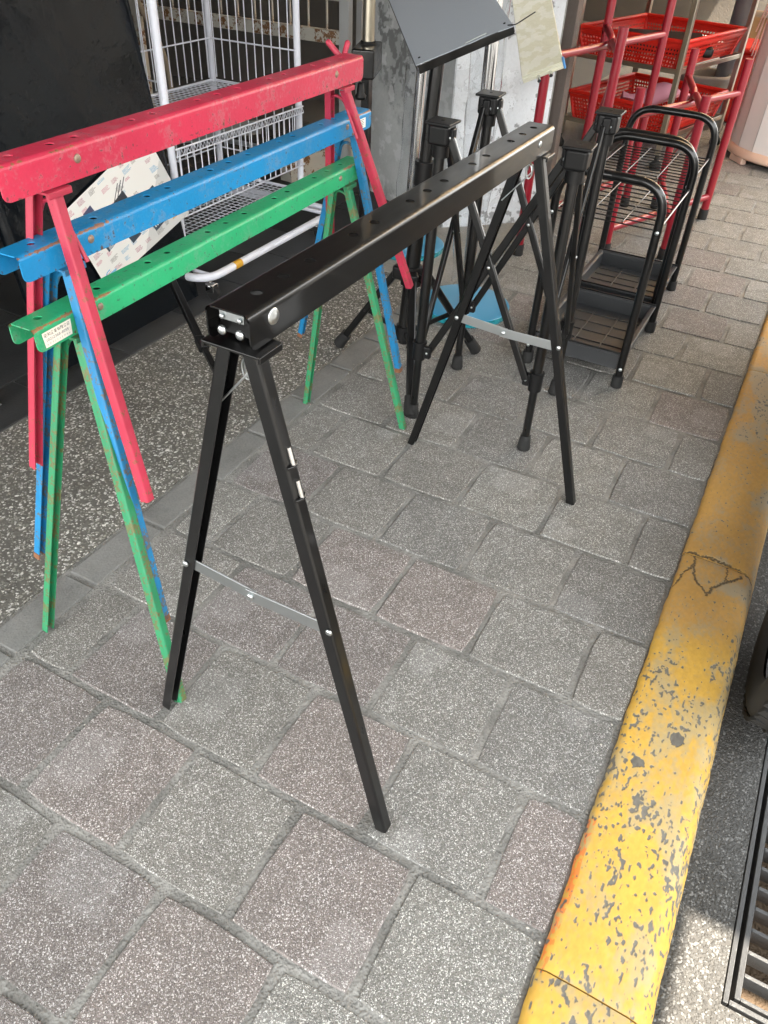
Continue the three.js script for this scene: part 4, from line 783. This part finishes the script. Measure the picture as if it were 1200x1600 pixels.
// small trolley leg with caster at the shop entrance
{
  const g = thing('hand_trolley', 'white trolley leg with a chrome-ringed black caster on the slate tiles', 'trolley');
  const c = V(-1.705, 0, -0.775);
  part(g, 'leg', rod(V(c.x + 0.002, 0.085, c.z), V(c.x - 0.1, 0.9, c.z + 0.04), 0.0125, 14), whiteCoat);
  part(g, 'ferrule', [lathe([[0, 0], [0.014, 0], [0.0165, 0.006], [0.0145, 0.011], [0.0165, 0.016], [0.014, 0.022], [0, 0.022]], c.x, 0.068, c.z, 18)], chrome);
  part(g, 'caster_fork', [box(c.x + 0.004, 0.046, c.z + 0.012, 0.03, 0.04, 0.004, 0.003), box(c.x + 0.004, 0.046, c.z - 0.012, 0.03, 0.04, 0.004, 0.003), box(c.x + 0.003, 0.066, c.z, 0.03, 0.005, 0.028)], blackPlastic);
  part(g, 'wheel', [new THREE.CylinderGeometry(0.024, 0.024, 0.018, 20).rotateX(Math.PI / 2).translate(c.x + 0.008, 0.024, c.z)], blackRubber);
  part(g, 'brake_pedal', [box(c.x + 0.035, 0.022, c.z + 0.004, 0.034, 0.004, 0.016, 0.002)], zinc);
  rebase(g, c.x, 0, c.z);
}
// ---------- film-wrapped black board with leaflet ----------
const boardAt = (s, y, n = 0) => { const t = y; return V(lerp(-1.652, -1.8, t / 1.0) + n * 0.99, y + n * 0.15, lerp(-0.98, -1.615, s)); };
{
  const g = thing('wrapped_board', 'large black board in crinkled plastic film leaning beside the white trolley', 'board');
  const N = 512, a = fbm(N, N, 120, 4, 91), b = fbm(N, N, 40, 4, 92), c = fbm(N, N, 14, 3, 93);
  const bm = texGray(N, N, (i) => { const r = 1 - Math.abs(a[i] - 0.5) * 4, q = 1 - Math.abs(b[i] - 0.5) * 5; return 0.4 + 0.25 * Math.max(0, r) + 0.25 * Math.max(0, q) * step(0.45, 0.7, c[i]) + 0.1 * c[i]; });
  const mat = new THREE.MeshPhysicalMaterial({ color: lin(0.004, 0.0055, 0.0075), roughness: 0.16, specularIntensity: 0.45, bumpMap: bm, bumpScale: 0.0014 });
  const p0 = boardAt(0, 0.02), p1 = boardAt(1, 0.02), p2 = boardAt(0, 1.25);
  const x = p1.clone().sub(p0).normalize(), y = p2.clone().sub(p0).normalize(), n = x.clone().cross(y).normalize();
  const m = new THREE.Matrix4().makeBasis(x, y, n).setPosition(p0), W = p0.distanceTo(p1), Hh = 1.3;
  const core = new RoundedBoxGeometry(W, Hh, 0.035, 3, 0.006); core.translate(W / 2, Hh / 2, -0.0175);
  const pl = new THREE.PlaneGeometry(W + 0.012, Hh, 60, 90), o = pl.attributes.position;      // crinkled film over the face
  for (let i = 0; i < o.count; i++) { const u = o.getX(i), v = o.getY(i), e = Math.abs(u) / (W / 2); const k = 0.0035 * Math.sin(u * 40 + Math.sin(v * 23) * 2) * Math.sin(v * 31 + u * 9) + 0.002 * Math.sin(u * 95 + v * 60) + 0.003 * Math.sin(v * 12 + 4 * u) + (e > 0.9 ? 0.004 * Math.sin(v * 170) : 0); o.setZ(i, 0.006 + k * 0.1 - (e > 0.985 ? 0.014 : 0)); }
  pl.computeVertexNormals(); pl.translate(W / 2, Hh / 2, 0);
  part(g, 'panel', uvScale(clean(core), 0.7, 1.4).applyMatrix4(m), mat);
  part(g, 'film_face', uvScale(clean(pl), 0.9, 1.9).applyMatrix4(m), mat);
  for (const [a2, b2] of [[V(-1.66, 0.145, -1.49), V(-1.215, 0, -1.182)], [V(-1.66, 0.125, -1.155), V(-1.331, 0, -0.869)]]) {
    const dr = b2.clone().sub(a2).normalize(), sl = a2.clone().lerp(b2, 0.62), e2 = b2.clone().add(V(0, 0.012, 0));
    const lg = part(g, 'support_leg', [bar(a2, sl, 0.024, 0.02, V(0, 0, 1), 0.004), bar(sl, e2, 0.018, 0.015, V(0, 0, 1), 0.003)], blackPaint);
    part(lg, 'sleeve', [bar(sl.clone().sub(dr.clone().multiplyScalar(0.02)), sl.clone().add(dr.clone().multiplyScalar(0.035)), 0.031, 0.027, V(0, 0, 1), 0.005)], blackPlastic);
  }
  rebase(g, -1.66, 0.02, -1.3);
  const L = thing('leaflet', 'white printed product leaflet fixed to the wrapped black board', 'leaflet');
  const lm = std({ roughness: 0.5, map: canvasTex(768, 768, (c2, w, h) => {
    c2.fillStyle = '#e4e4e2'; c2.fillRect(0, 0, w, h);
    c2.fillStyle = '#e3e3e1'; c2.beginPath(); c2.moveTo(0, 0); c2.lineTo(w * 0.4, 0); c2.lineTo(0, h * 0.6); c2.fill(); c2.fillStyle = '#c9cbcb'; c2.beginPath(); c2.moveTo(w, h * 0.3); c2.lineTo(w, h); c2.lineTo(w * 0.45, h); c2.fill();
    const block = (x, y, n, col, len = 70) => { c2.fillStyle = col; for (let k = 0; k < n; k++) for (let xx = 0; xx < len * rr(0.6, 1); xx += 6) c2.fillRect(x + xx, y + k * 8, rr(2, 5), 4); };
    const cols = ['#444', '#b5486a', '#3a8fc0', '#5a5a58', '#93405c'];
    for (let j = 0; j < 10; j++) for (let i = 0; i < 8; i++) if (rnd() < 0.75) block(24 + i * 92 + rr(-6, 6), 24 + j * 73 + rr(-6, 6), 3 + Math.floor(rr(0, 4)), cols[Math.floor(rr(0, 5))], rr(35, 75));
    c2.fillStyle = '#3f4768'; const shp = (x, y, s) => { s *= 0.9; c2.beginPath(); c2.moveTo(x, y); c2.lineTo(x + s, y - s * 0.2); c2.lineTo(x + s * 1.1, y + s * 0.7); c2.lineTo(x + 0.1 * s, y + s * 0.9); c2.fill(); };
    shp(110, 130, 80); c2.fillStyle = '#2c333d'; shp(330, 250, 110); c2.fillStyle = '#32404f'; shp(130, 470, 90); shp(300, 560, 90); shp(480, 600, 110); shp(560, 380, 80);
    c2.fillStyle = '#dfe6ea'; for (let k = 0; k < 5; k++) { c2.fillRect(500 + k * 18, 620, 8, 40); c2.fillRect(150, 500 + k * 9, 44, 4); }
    c2.strokeStyle = '#3a3f4a'; c2.lineWidth = 7; for (const q of [0, 30, 62]) { c2.beginPath(); c2.moveTo(340 + q, 250); c2.lineTo(420 + q, 150); c2.stroke(); }
    c2.strokeStyle = '#5fa8d8'; c2.lineWidth = 9; c2.beginPath(); c2.arc(70, 700, 38, 0, 5); c2.stroke(); c2.fillStyle = '#6fb0d8'; c2.fillRect(40, 690, 80, 14); c2.fillStyle = '#d5a64a'; c2.fillRect(640, 690, 60, 20);
  }) });
  const cor = [[0.279, 0.416], [0.394, 0.182], [1.05, 0.285], [0.88, 0.545]].map(([s, y2]) => boardAt(s, y2, 0.016));
  part(L, 'sheet', [quad(cor[1], cor[2], cor[3], cor[0]), quad(...[cor[0], cor[3], cor[2], cor[1]].map((q) => q.clone().add(V(-0.0006, 0, 0))))], lm);
  rebase(L, -1.68, 0.12, -1.35);
}
// ---------- rusty white gate and scrap inside the shop ----------
{
  const rn = 512, a = fbm(rn, rn, 60, 5, 101), b = fbm(rn, rn, 10, 3, 102);
  const rw = std({ roughness: 0.7, map: texRGB(rn, rn, (i) => { const r = step(0.53, 0.6, a[i] * 0.6 + b[i] * 0.4); return mix3([0.5, 0.48, 0.43], [0.2, 0.1, 0.045], r); }) });
  const g = thing('rusty_gate', 'rusty white grille gate standing in the dark shop', 'gate');
  const z = -3.2;
  const u = (q) => planarUV(clean(q), 0.35);
  part(g, 'lower_rail', u(box(-2.62, 0.575, z, 1.24, 0.055, 0.03)), rw);
  part(g, 'stile', u(box(-2.0, 0.95, z, 0.05, 1.9, 0.04)), std({ color: lin(0.45, 0.46, 0.46), roughness: 0.5, bumpMap: grimeBump, bumpScale: 0.001 }));
  part(g, 'stile', u(box(-1.935, 0.95, z - 0.02, 0.03, 1.9, 0.03)), std({ color: lin(0.3, 0.3, 0.3), roughness: 0.5 }));
  part(g, 'stile', u(box(-3.25, 0.95, z, 0.05, 1.9, 0.04)), rw);
  for (let k = 0; k < 12; k++) part(g, 'vertical_bar', u(rod(V(-3.2 + k * 0.1, 0.6, z), V(-3.2 + k * 0.1, 1.85, z), 0.005, 6)), rw);
  for (let k = 0; k < 9; k++) part(g, 'cross_bar', u(rod(V(-3.22, 0.72 + k * 0.14, z + 0.008), V(-2.03, 0.72 + k * 0.14, z + 0.008), 0.004, 6)), rw);
  rebase(g, -2.6, 0, z);
  const h = thing('steel_angle', 'rust-stained white steel beam lying on the floor behind the trolley', 'beam');
  part(h, 'beam', u(bar(V(-2.14, 0.052, -2.88), V(-2.02, 0.052, -3.75), 0.1, 0.07, UP)), rw); rebase(h, -2.1, 0, -3.3);
  const p = thing('timber_post', 'grey weathered timber post in the dark shop behind the trolley', 'post');
  part(p, 'post', u(box(-2.9, 0.8, -2.62, 0.09, 1.6, 0.09)), std({ map: concreteMap, roughness: 0.9, color: lin(1.1, 1.1, 1.1) })); part(p, 'loose_hose', tube(fillet([V(-2.8, 1.3, -2.6), V(-2.76, 0.8, -2.62), V(-2.6, 0.5, -2.68), V(-2.66, 0.05, -2.7)], 0.3, 12), 0.012, 8), std({ color: lin(0.25, 0.2, 0.14), roughness: 0.7 }));
  rebase(p, -2.9, 0, -2.62);
  const sb = thing('steel_channel', 'grey steel channel lying across the floor under the wire trolley', 'channel');
  part(sb, 'channel', bar(V(-2.45, 0.3, -2.0), V(-2.3, 0.22, -2.9), 0.06, 0.04, UP), std({ color: lin(0.25, 0.27, 0.28), roughness: 0.45, metalness: 0.6 })); rebase(sb, -2.4, 0.2, -2.45);
}
// ---------- steel shelf cart with red baskets ----------
const cx = V(0.232, 0, -0.973), cy = V(-0.973, 0, -0.232), cartO = V(-0.669, 0, -4.2);
const cart = (a, y, b) => cartO.clone().add(cx.clone().multiplyScalar(a)).add(cy.clone().multiplyScalar(b)).setY(y);
const steel = std({ color: lin(0.5, 0.47, 0.4), roughness: 0.28, metalness: 1 });
{
  const g = thing('shelf_cart', 'stainless steel shelf cart on casters carrying red baskets', 'cart');
  for (const [a, b] of [[0, 0], [0.78, 0], [0, 0.6], [0.78, 0.6]]) { const p = part(g, 'post', bar(cart(a, 0.07, b), cart(a, 1.4, b), 0.026, 0.026, cx, 0.002), steel); part(p, 'caster', [lathe([[0, 0], [0.03, 0], [0.03, 0.03], [0.012, 0.05], [0.012, 0.075], [0, 0.075]], cart(a, 0, b).x, 0, cart(a, 0, b).z, 14)], blackRubber); }
  for (const y of [0.15, 0.46, 0.8]) { for (const b of [0, 0.6]) part(g, 'shelf_rail', bar(cart(0, y, b), cart(0.78, y, b), 0.022, 0.012, UP), steel); for (const a of [0, 0.78]) part(g, 'shelf_rail', bar(cart(a, y, 0), cart(a, y, 0.6), 0.022, 0.012, UP), steel); }
  rebase(g, cart(0.39, 0, 0.3).x, 0, cart(0.39, 0, 0.3).z);
}
const basketRed = std({ color: lin(0.5, 0.012, 0.006), roughness: 0.38 });
const perf = (() => { const w = 64, d = new Uint8Array(w * w * 4); for (let y = 0; y < w; y++) for (let x = 0; x < w; x++) { const q = (x > 14 && x < 46 && y > 16 && y < 48) ? 0 : 255, i = (y * w + x) * 4; d[i] = d[i + 1] = d[i + 2] = q; d[i + 3] = 255; } return fin(new THREE.DataTexture(d, w, w), true); })();
const basketWall = std({ color: lin(0.5, 0.012, 0.006), roughness: 0.38, alphaMap: perf, alphaTest: 0.5, side: THREE.DoubleSide });
function basket(label, y, h, a0, a1, b0, b1, mats = [basketRed, basketWall]) {
  const g = thing('plastic_basket', label, 'basket', 'red baskets on the cart');
  const ins = 0.03, c = (k, top) => { const s = top ? 0 : ins; return [cart(a0 + s, top ? y : y - h, b0 + s), cart(a1 - s, top ? y : y - h, b0 + s), cart(a1 - s, top ? y : y - h, b1 - s), cart(a0 + s, top ? y : y - h, b1 - s)][k]; };
  for (let k = 0; k < 4; k++) { const j = (k + 1) % 4, q = quad(c(k, 0), c(j, 0), c(j, 1), c(k, 1)); const L = c(k, 1).distanceTo(c(j, 1)); uvScale(q, L / 0.018, h / 0.018); part(g, 'side', q, mats[1]); const t = c(k, 1).lerp(c(k, 0), 0.16), t2 = c(j, 1).lerp(c(j, 0), 0.16); part(g, 'rim', [tube([c(k, 1), c(j, 1)], 0.011, 10), bar(c(k, 1).clone().add(V(0, -0.012, 0)), c(j, 1).clone().add(V(0, -0.012, 0)), 0.028, 0.006, UP), ball(c(k, 1), 0.0112)], mats[0]); part(g, 'corner', [rod(c(k, 0), c(k, 1), 0.008, 8)], mats[0]); }
  const fl = quad(c(0, 0), c(1, 0), c(2, 0), c(3, 0)); part(g, 'bottom', uvScale(fl, 30, 24), mats[1]);
  const m = c(0, 0).lerp(c(2, 0), 0.5); rebase(g, m.x, y - h, m.z); return g;
}
basket('red perforated basket on the middle shelf of the steel cart', 0.585, 0.12, 0.01, 0.77, 0.01, 0.6);
basket('red perforated basket holding a pink cloth, low on the steel cart', 0.285, 0.13, 0.0, 0.74, 0.0, 0.58);
basket('red basket on the top shelf of the steel cart', 0.93, 0.12, 0.01, 0.77, 0.01, 0.6);
basket('short red crate in the dark doorway behind the tall red frame', 0.5, 0.09, -0.25, 0.15, 0.66, 1.0);
{
  const g = thing('pink_cloth', 'crumpled pink cloth lying in the lower red basket', 'cloth');
  const pl = new THREE.PlaneGeometry(0.34, 0.3, 18, 18), o = pl.attributes.position; for (let i = 0; i < o.count; i++) { const x = o.getX(i), y = o.getY(i); o.setZ(i, 0.03 * Math.sin(x * 17 + y * 9) + 0.02 * Math.sin(y * 26 - x * 8) + 0.04 - 0.25 * (x * x + y * y)); }
  pl.computeVertexNormals(); const q = pl.clone(); q.scale(1, 1, 1); pl.rotateX(-Math.PI / 2); pl.rotateY(0.3); const c = cart(0.24, 0.26, 0.2); pl.translate(c.x, c.y, c.z);
  part(g, 'fabric', pl, std({ color: lin(0.52, 0.25, 0.33), roughness: 0.9, side: THREE.DoubleSide })); rebase(g, c.x, c.y, c.z);
  const d = thing('dark_goods', 'black flat goods lying in the middle red basket', 'goods');
  const e = cart(0.42, 0.51, 0.3); part(d, 'stack', [box(e.x, e.y, e.z, 0.5, 0.05, 0.4, 0.02, 0.24), box(e.x + 0.02, e.y + 0.035, e.z + 0.03, 0.4, 0.02, 0.3, 0.009, 0.35)], blackPlastic); rebase(d, e.x, e.y, e.z);
}
// grey flower pots, drain pipe, litter bin
{
  const pot = std({ color: lin(0.2, 0.185, 0.17), roughness: 0.75, bumpMap: grimeBump, bumpScale: 0.002 });
  const p = V(-0.7, 0, -5.32), g = thing('flower_pot', 'grey round pot with a rolled rim beside the steel cart', 'pot');
  part(g, 'pot', [lathe([[0, 0.01], [0.12, 0], [0.14, 0.12], [0.15, 0.22], [0.165, 0.27], [0.172, 0.29], [0.165, 0.305], [0.145, 0.3], [0.14, 0.27], [0.12, 0.1], [0, 0.09]], p.x, 0, p.z, 40)], pot); rebase(g, p.x, 0, p.z);
  const d = thing('drain_pipe', 'grey-blue vertical pipe behind the red baskets', 'pipe'), q = cart(1.2, 0, 0.2);
  part(d, 'pipe', rod(V(q.x, 0, q.z), V(q.x, 2.5, q.z), 0.062, 24), std({ color: lin(0.12, 0.135, 0.165), roughness: 0.5, bumpMap: grimeBump, bumpScale: 0.001 })); rebase(d, q.x, 0, q.z);
  const b = thing('ribbed_bin', 'pale grey ribbed plastic bin with a pinkish footed base', 'bin'), c = V(-0.03, 0, -4.88), R = 0.37;
  const prof = []; const n = 20, sh = [];
  const bodyG = []; for (let k = 0; k < n; k++) { const a0 = k / n * Math.PI * 2, a1 = (k + 0.965) / n * Math.PI * 2, P3 = (a, r, y) => V(c.x + Math.cos(a) * r, y, c.z + Math.sin(a) * r); const pan = part(b, 'panel', [quad(P3(a1, R, 0.07), P3(a0, R, 0.07), P3(a0, R * 0.98, 0.95), P3(a1, R * 0.98, 0.95))], binMat()); }
  part(b, 'liner', [new THREE.CylinderGeometry(R * 0.965, R * 0.985, 0.88, 40).translate(c.x, 0.51, c.z)], std({ color: lin(0.55, 0.54, 0.53), roughness: 0.6 }));
  part(b, 'base_ring', [lathe([[R * 0.9, 0.03], [R * 1.03, 0.03], [R * 1.045, 0.04], [R * 1.03, 0.075], [R * 0.9, 0.08]], c.x, 0, c.z, 40)], std({ color: lin(0.6, 0.42, 0.33), roughness: 0.6 }));
  for (let k = 0; k < 6; k++) { const a = k / 6 * 6.283 + 0.35; part(b, 'foot', [box(c.x + Math.cos(a) * R * 0.98, 0.018, c.z + Math.sin(a) * R * 0.98, 0.035, 0.036, 0.12, 0.006, -a)], std({ color: lin(0.6, 0.42, 0.33), roughness: 0.6 })); }
  part(b, 'lid', [lathe([[0, 1.05], [R * 0.6, 1.03], [R * 0.95, 0.98], [R * 1.0, 0.95], [R * 0.9, 0.95]], c.x, 0, c.z, 40)], binMat());
  rebase(b, c.x, 0, c.z);
  const t = thing('plastic_twine', 'tangled pink and clear plastic twine hanging beside the bin', 'twine'), o = V(-0.36, 0.75, -5.3);
  const tm = std({ color: lin(0.7, 0.45, 0.45), roughness: 0.3 }), list = []; for (let k = 0; k < 16; k++) { const a = rr(-0.08, 0.08), e = rr(-0.06, 0.06); list.push(tube(fillet([V(o.x + rr(-0.05, 0.05), o.y + 0.3, o.z + rr(-0.04, 0.04)), V(o.x + a, o.y + rr(0, 0.1), o.z + e), V(o.x + a * 1.4 + rr(-0.04, 0.04), o.y - rr(0.15, 0.4), o.z + e)], 0.1, 5), 0.004, 5)); } part(t, 'strands', list, tm); rebase(t, o.x, o.y, o.z);
  const rc = thing('red_crate', 'red plastic crate on the pavement behind the ribbed bin', 'crate'), r0 = V(-0.42, 0, -5.75);
  part(rc, 'body', [box(r0.x, 0.2, r0.z, 0.5, 0.4, 0.4, 0.03)], basketRed); part(rc, 'rim', [box(r0.x, 0.41, r0.z, 0.54, 0.03, 0.44, 0.012)], basketRed); rebase(rc, r0.x, 0, r0.z);
}
function binMat() { return binMat.m ??= std({ color: lin(0.72, 0.7, 0.69), roughness: 0.5, side: THREE.DoubleSide }); }
// grit and crumbs lying on the pavement
{
  const list = [];
  for (let k = 0; k < 260; k++) {
    const e = rnd(), x = e < 0.3 ? 0.095 + rr(-0.02, 0.012) : e < 0.45 ? -0.962 + rr(-0.02, 0.02) : rr(-1.0, 0.1), z = rr(0.3, -4), q = rr(0.0006, 0.0021);
    const g = new THREE.IcosahedronGeometry(q, 0); g.scale(rr(0.7, 1.6), 0.7, rr(0.7, 1.4)); g.rotateY(rr(0, 6)); g.translate(x, q * 0.5 + 0.0005, z); list.push(g);
  }
  const m = part(scene, 'grit', list, std({ color: lin(0.42, 0.4, 0.36), roughness: 0.9 }));
  m.userData = { kind: 'stuff', label: 'pale grit and crumbs scattered over the paving', category: 'grit' };
}
// houses across the street, outside the picture
{
  const wallM = [[0.34, 0.31, 0.27], [0.3, 0.3, 0.3], [0.36, 0.28, 0.22]].map((c) => std({ color: lin(...c), roughness: 0.9, bumpMap: grimeBump, bumpScale: 0.01 })), gl = std({ color: lin(0.02, 0.025, 0.03), roughness: 0.1 });
  [[12, 'beige three-storey house across the street with plain windows'], [3, 'grey three-storey house across the street between two others'], [-6, 'brown three-storey house across the street with shuttered ground floor'], [-15, 'tall beige corner house far down across the street']].forEach(([z, label], k) => {
    const b = thing('street_house', label, 'house', 'houses across the street'), H = [6.6, 6.2, 6.8, 6.4][k];
    part(b, 'wall', slab(12.5, 18, 0, H, z, z - 8.8, 1), wallM[k % 3]);
    for (let f = 0; f < 2; f++) for (let w = 0; w < 4; w++) part(b, 'window', box(12.49, 3.6 + f * 2.1, z - 1.3 - w * 2.1, 0.06, 1.2, 1.3), gl);
    part(b, 'shutter', box(12.47, 1.3, z - 4.4, 0.08, 2.5, 7), std({ color: lin(0.2, 0.2, 0.19), roughness: 0.6 }));
    rebase(b, 15, 0, z - 4.4);
  });
}
// goods stacked along the pavement behind the bin
{
  const card = std({ color: lin(0.3, 0.19, 0.1), roughness: 0.9, bumpMap: grimeBump, bumpScale: 0.001 });
  [[-0.1, 0, -6.5, 'large brown carton at the foot of the pile behind the ribbed bin'], [-0.55, 0, -6.6, 'brown carton under a second one near the red crate'], [-0.3, 0.5, -6.55, 'brown carton on top of the pile behind the ribbed bin'], [-0.35, 1.0, -6.6, 'small upper carton crowning the pile behind the ribbed bin']].forEach(([x, y, z, label]) => {
    const g = thing('carton', label, 'carton', 'cartons behind the bin');
    part(g, 'box', box(x, y + 0.249, z, 0.44, 0.496, 0.42, 0.006), card); part(g, 'tape', box(x, y + 0.4985, z, 0.05, 0.002, 0.42, 0.0005), std({ color: lin(0.4, 0.3, 0.18), roughness: 0.3 })); rebase(g, x, y, z);
  });
}
// ---------- parked scooter (its front tyre shows at the kerb) ----------
{
  const g = thing('parked_scooter', 'dark parked scooter with its black tyre against the yellow kerb', 'scooter');
  const x = 0.362, zf = -0.95, zr = -2.2, R = 0.235, w = 0.115, y0 = -0.111, cyw = y0 + R;
  const body = new THREE.MeshPhysicalMaterial({ color: lin(0.02, 0.021, 0.024), roughness: 0.3, clearcoat: 0.8, clearcoatRoughness: 0.05 });
  const tyreMat = std({ color: lin(0.007, 0.007, 0.007), roughness: 0.8 }), alloy = std({ color: lin(0.2, 0.2, 0.21), roughness: 0.4, metalness: 0.8 });
  for (const z of [zf, zr]) {
    const wheel = new THREE.Group(); wheel.name = 'wheel'; g.add(wheel);
    const prof = [[0.14, -w * 0.36], [0.16, -w * 0.46], [0.19, -w * 0.5], [0.212, -w * 0.42], [0.226, -w * 0.28], [0.232, 0], [0.226, w * 0.28], [0.212, w * 0.42], [0.19, w * 0.5], [0.16, w * 0.46], [0.14, w * 0.36]];
    part(wheel, 'tyre', lathe(prof, 0, 0, 0, 56).rotateZ(Math.PI / 2).translate(x, cyw, z), tyreMat);
    const tread = []; for (let k = 0; k < 52; k++) for (const q of [-0.3, 0, 0.3]) tread.push(new THREE.BoxGeometry(w * 0.24, 0.008, 0.019).rotateY(q * 1.2).translate(q * w, 0.231 - Math.abs(q) * 0.026, (k % 2) * 0.004).rotateX((k + Math.abs(q)) / 52 * 6.283).translate(x, cyw, z));
    part(wheel, 'tread', tread, tyreMat);
    part(wheel, 'rim', [new THREE.CylinderGeometry(0.143, 0.143, w * 0.62, 30, 1, true).rotateZ(Math.PI / 2).translate(x, cyw, z), new THREE.CylinderGeometry(0.035, 0.035, w * 0.9, 18).rotateZ(Math.PI / 2).translate(x, cyw, z), ...[0, 1, 2, 3, 4].map((k) => bar(V(x, cyw, z), V(x, cyw + Math.cos(k * 1.2566) * 0.14, z + Math.sin(k * 1.2566) * 0.14), 0.03, 0.024, V(1, 0, 0)))], alloy);
  }
  part(g, 'fork', [rod(V(x - 0.072, cyw, zf), V(x - 0.072, 0.5, zf - 0.12), 0.015, 12), rod(V(x + 0.072, cyw, zf), V(x + 0.072, 0.5, zf - 0.12), 0.015, 12), rod(V(x, 0.48, zf - 0.12), V(x + 0.17, 0.86, zf - 0.27), 0.02, 12)], alloy);
  { const f = new THREE.CylinderGeometry(0.262, 0.262, 0.14, 24, 1, true, 1.2, 1.9); f.rotateZ(Math.PI / 2); f.translate(x, cyw, zf); part(g, 'front_fender', f, new THREE.MeshPhysicalMaterial({ color: lin(0.02, 0.021, 0.024), roughness: 0.3, side: THREE.DoubleSide })); }
  part(g, 'leg_shield', [box(0, 0, 0, 0.3, 0.6, 0.07, 0.03).rotateX(0.3).rotateZ(-0.12).translate(x + 0.13, 0.53, zf - 0.27)], body);
  part(g, 'floorboard', [box(x + 0.06, 0.16, zf - 0.48, 0.24, 0.07, 0.5, 0.02)], body);
  part(g, 'rear_body', [box(x, 0.36, zr + 0.16, 0.36, 0.34, 0.86, 0.09), box(x, 0.22, zr + 0.02, 0.2, 0.16, 0.5, 0.05)], body);
  part(g, 'seat', [box(x, 0.57, zr + 0.15, 0.3, 0.11, 0.76, 0.05)], blackRubber);
  const hb = part(g, 'handlebar', [tube(fillet([V(x + 0.12, 0.93, zf - 0.6), V(x + 0.15, 0.9, zf - 0.4), V(x + 0.21, 0.9, zf - 0.22), V(x + 0.36, 0.93, zf - 0.04)], 0.08), 0.014, 10), box(x + 0.19, 0.88, zf - 0.28, 0.16, 0.14, 0.16, 0.05)], body);
  part(hb, 'headlight', [new THREE.SphereGeometry(0.06, 18, 12).scale(1.0, 0.8, 0.5).translate(x + 0.21, 0.88, zf - 0.19)], zinc);
  part(g, 'side_stand', [rod(V(x - 0.1, 0.1, -1.75), V(x - 0.03 + 0.16, y0 + 0.008, -1.7), 0.011, 8)], alloy);
  rebase(g, x, y0, (zf + zr) / 2);
}
renderer.render(scene, camera);
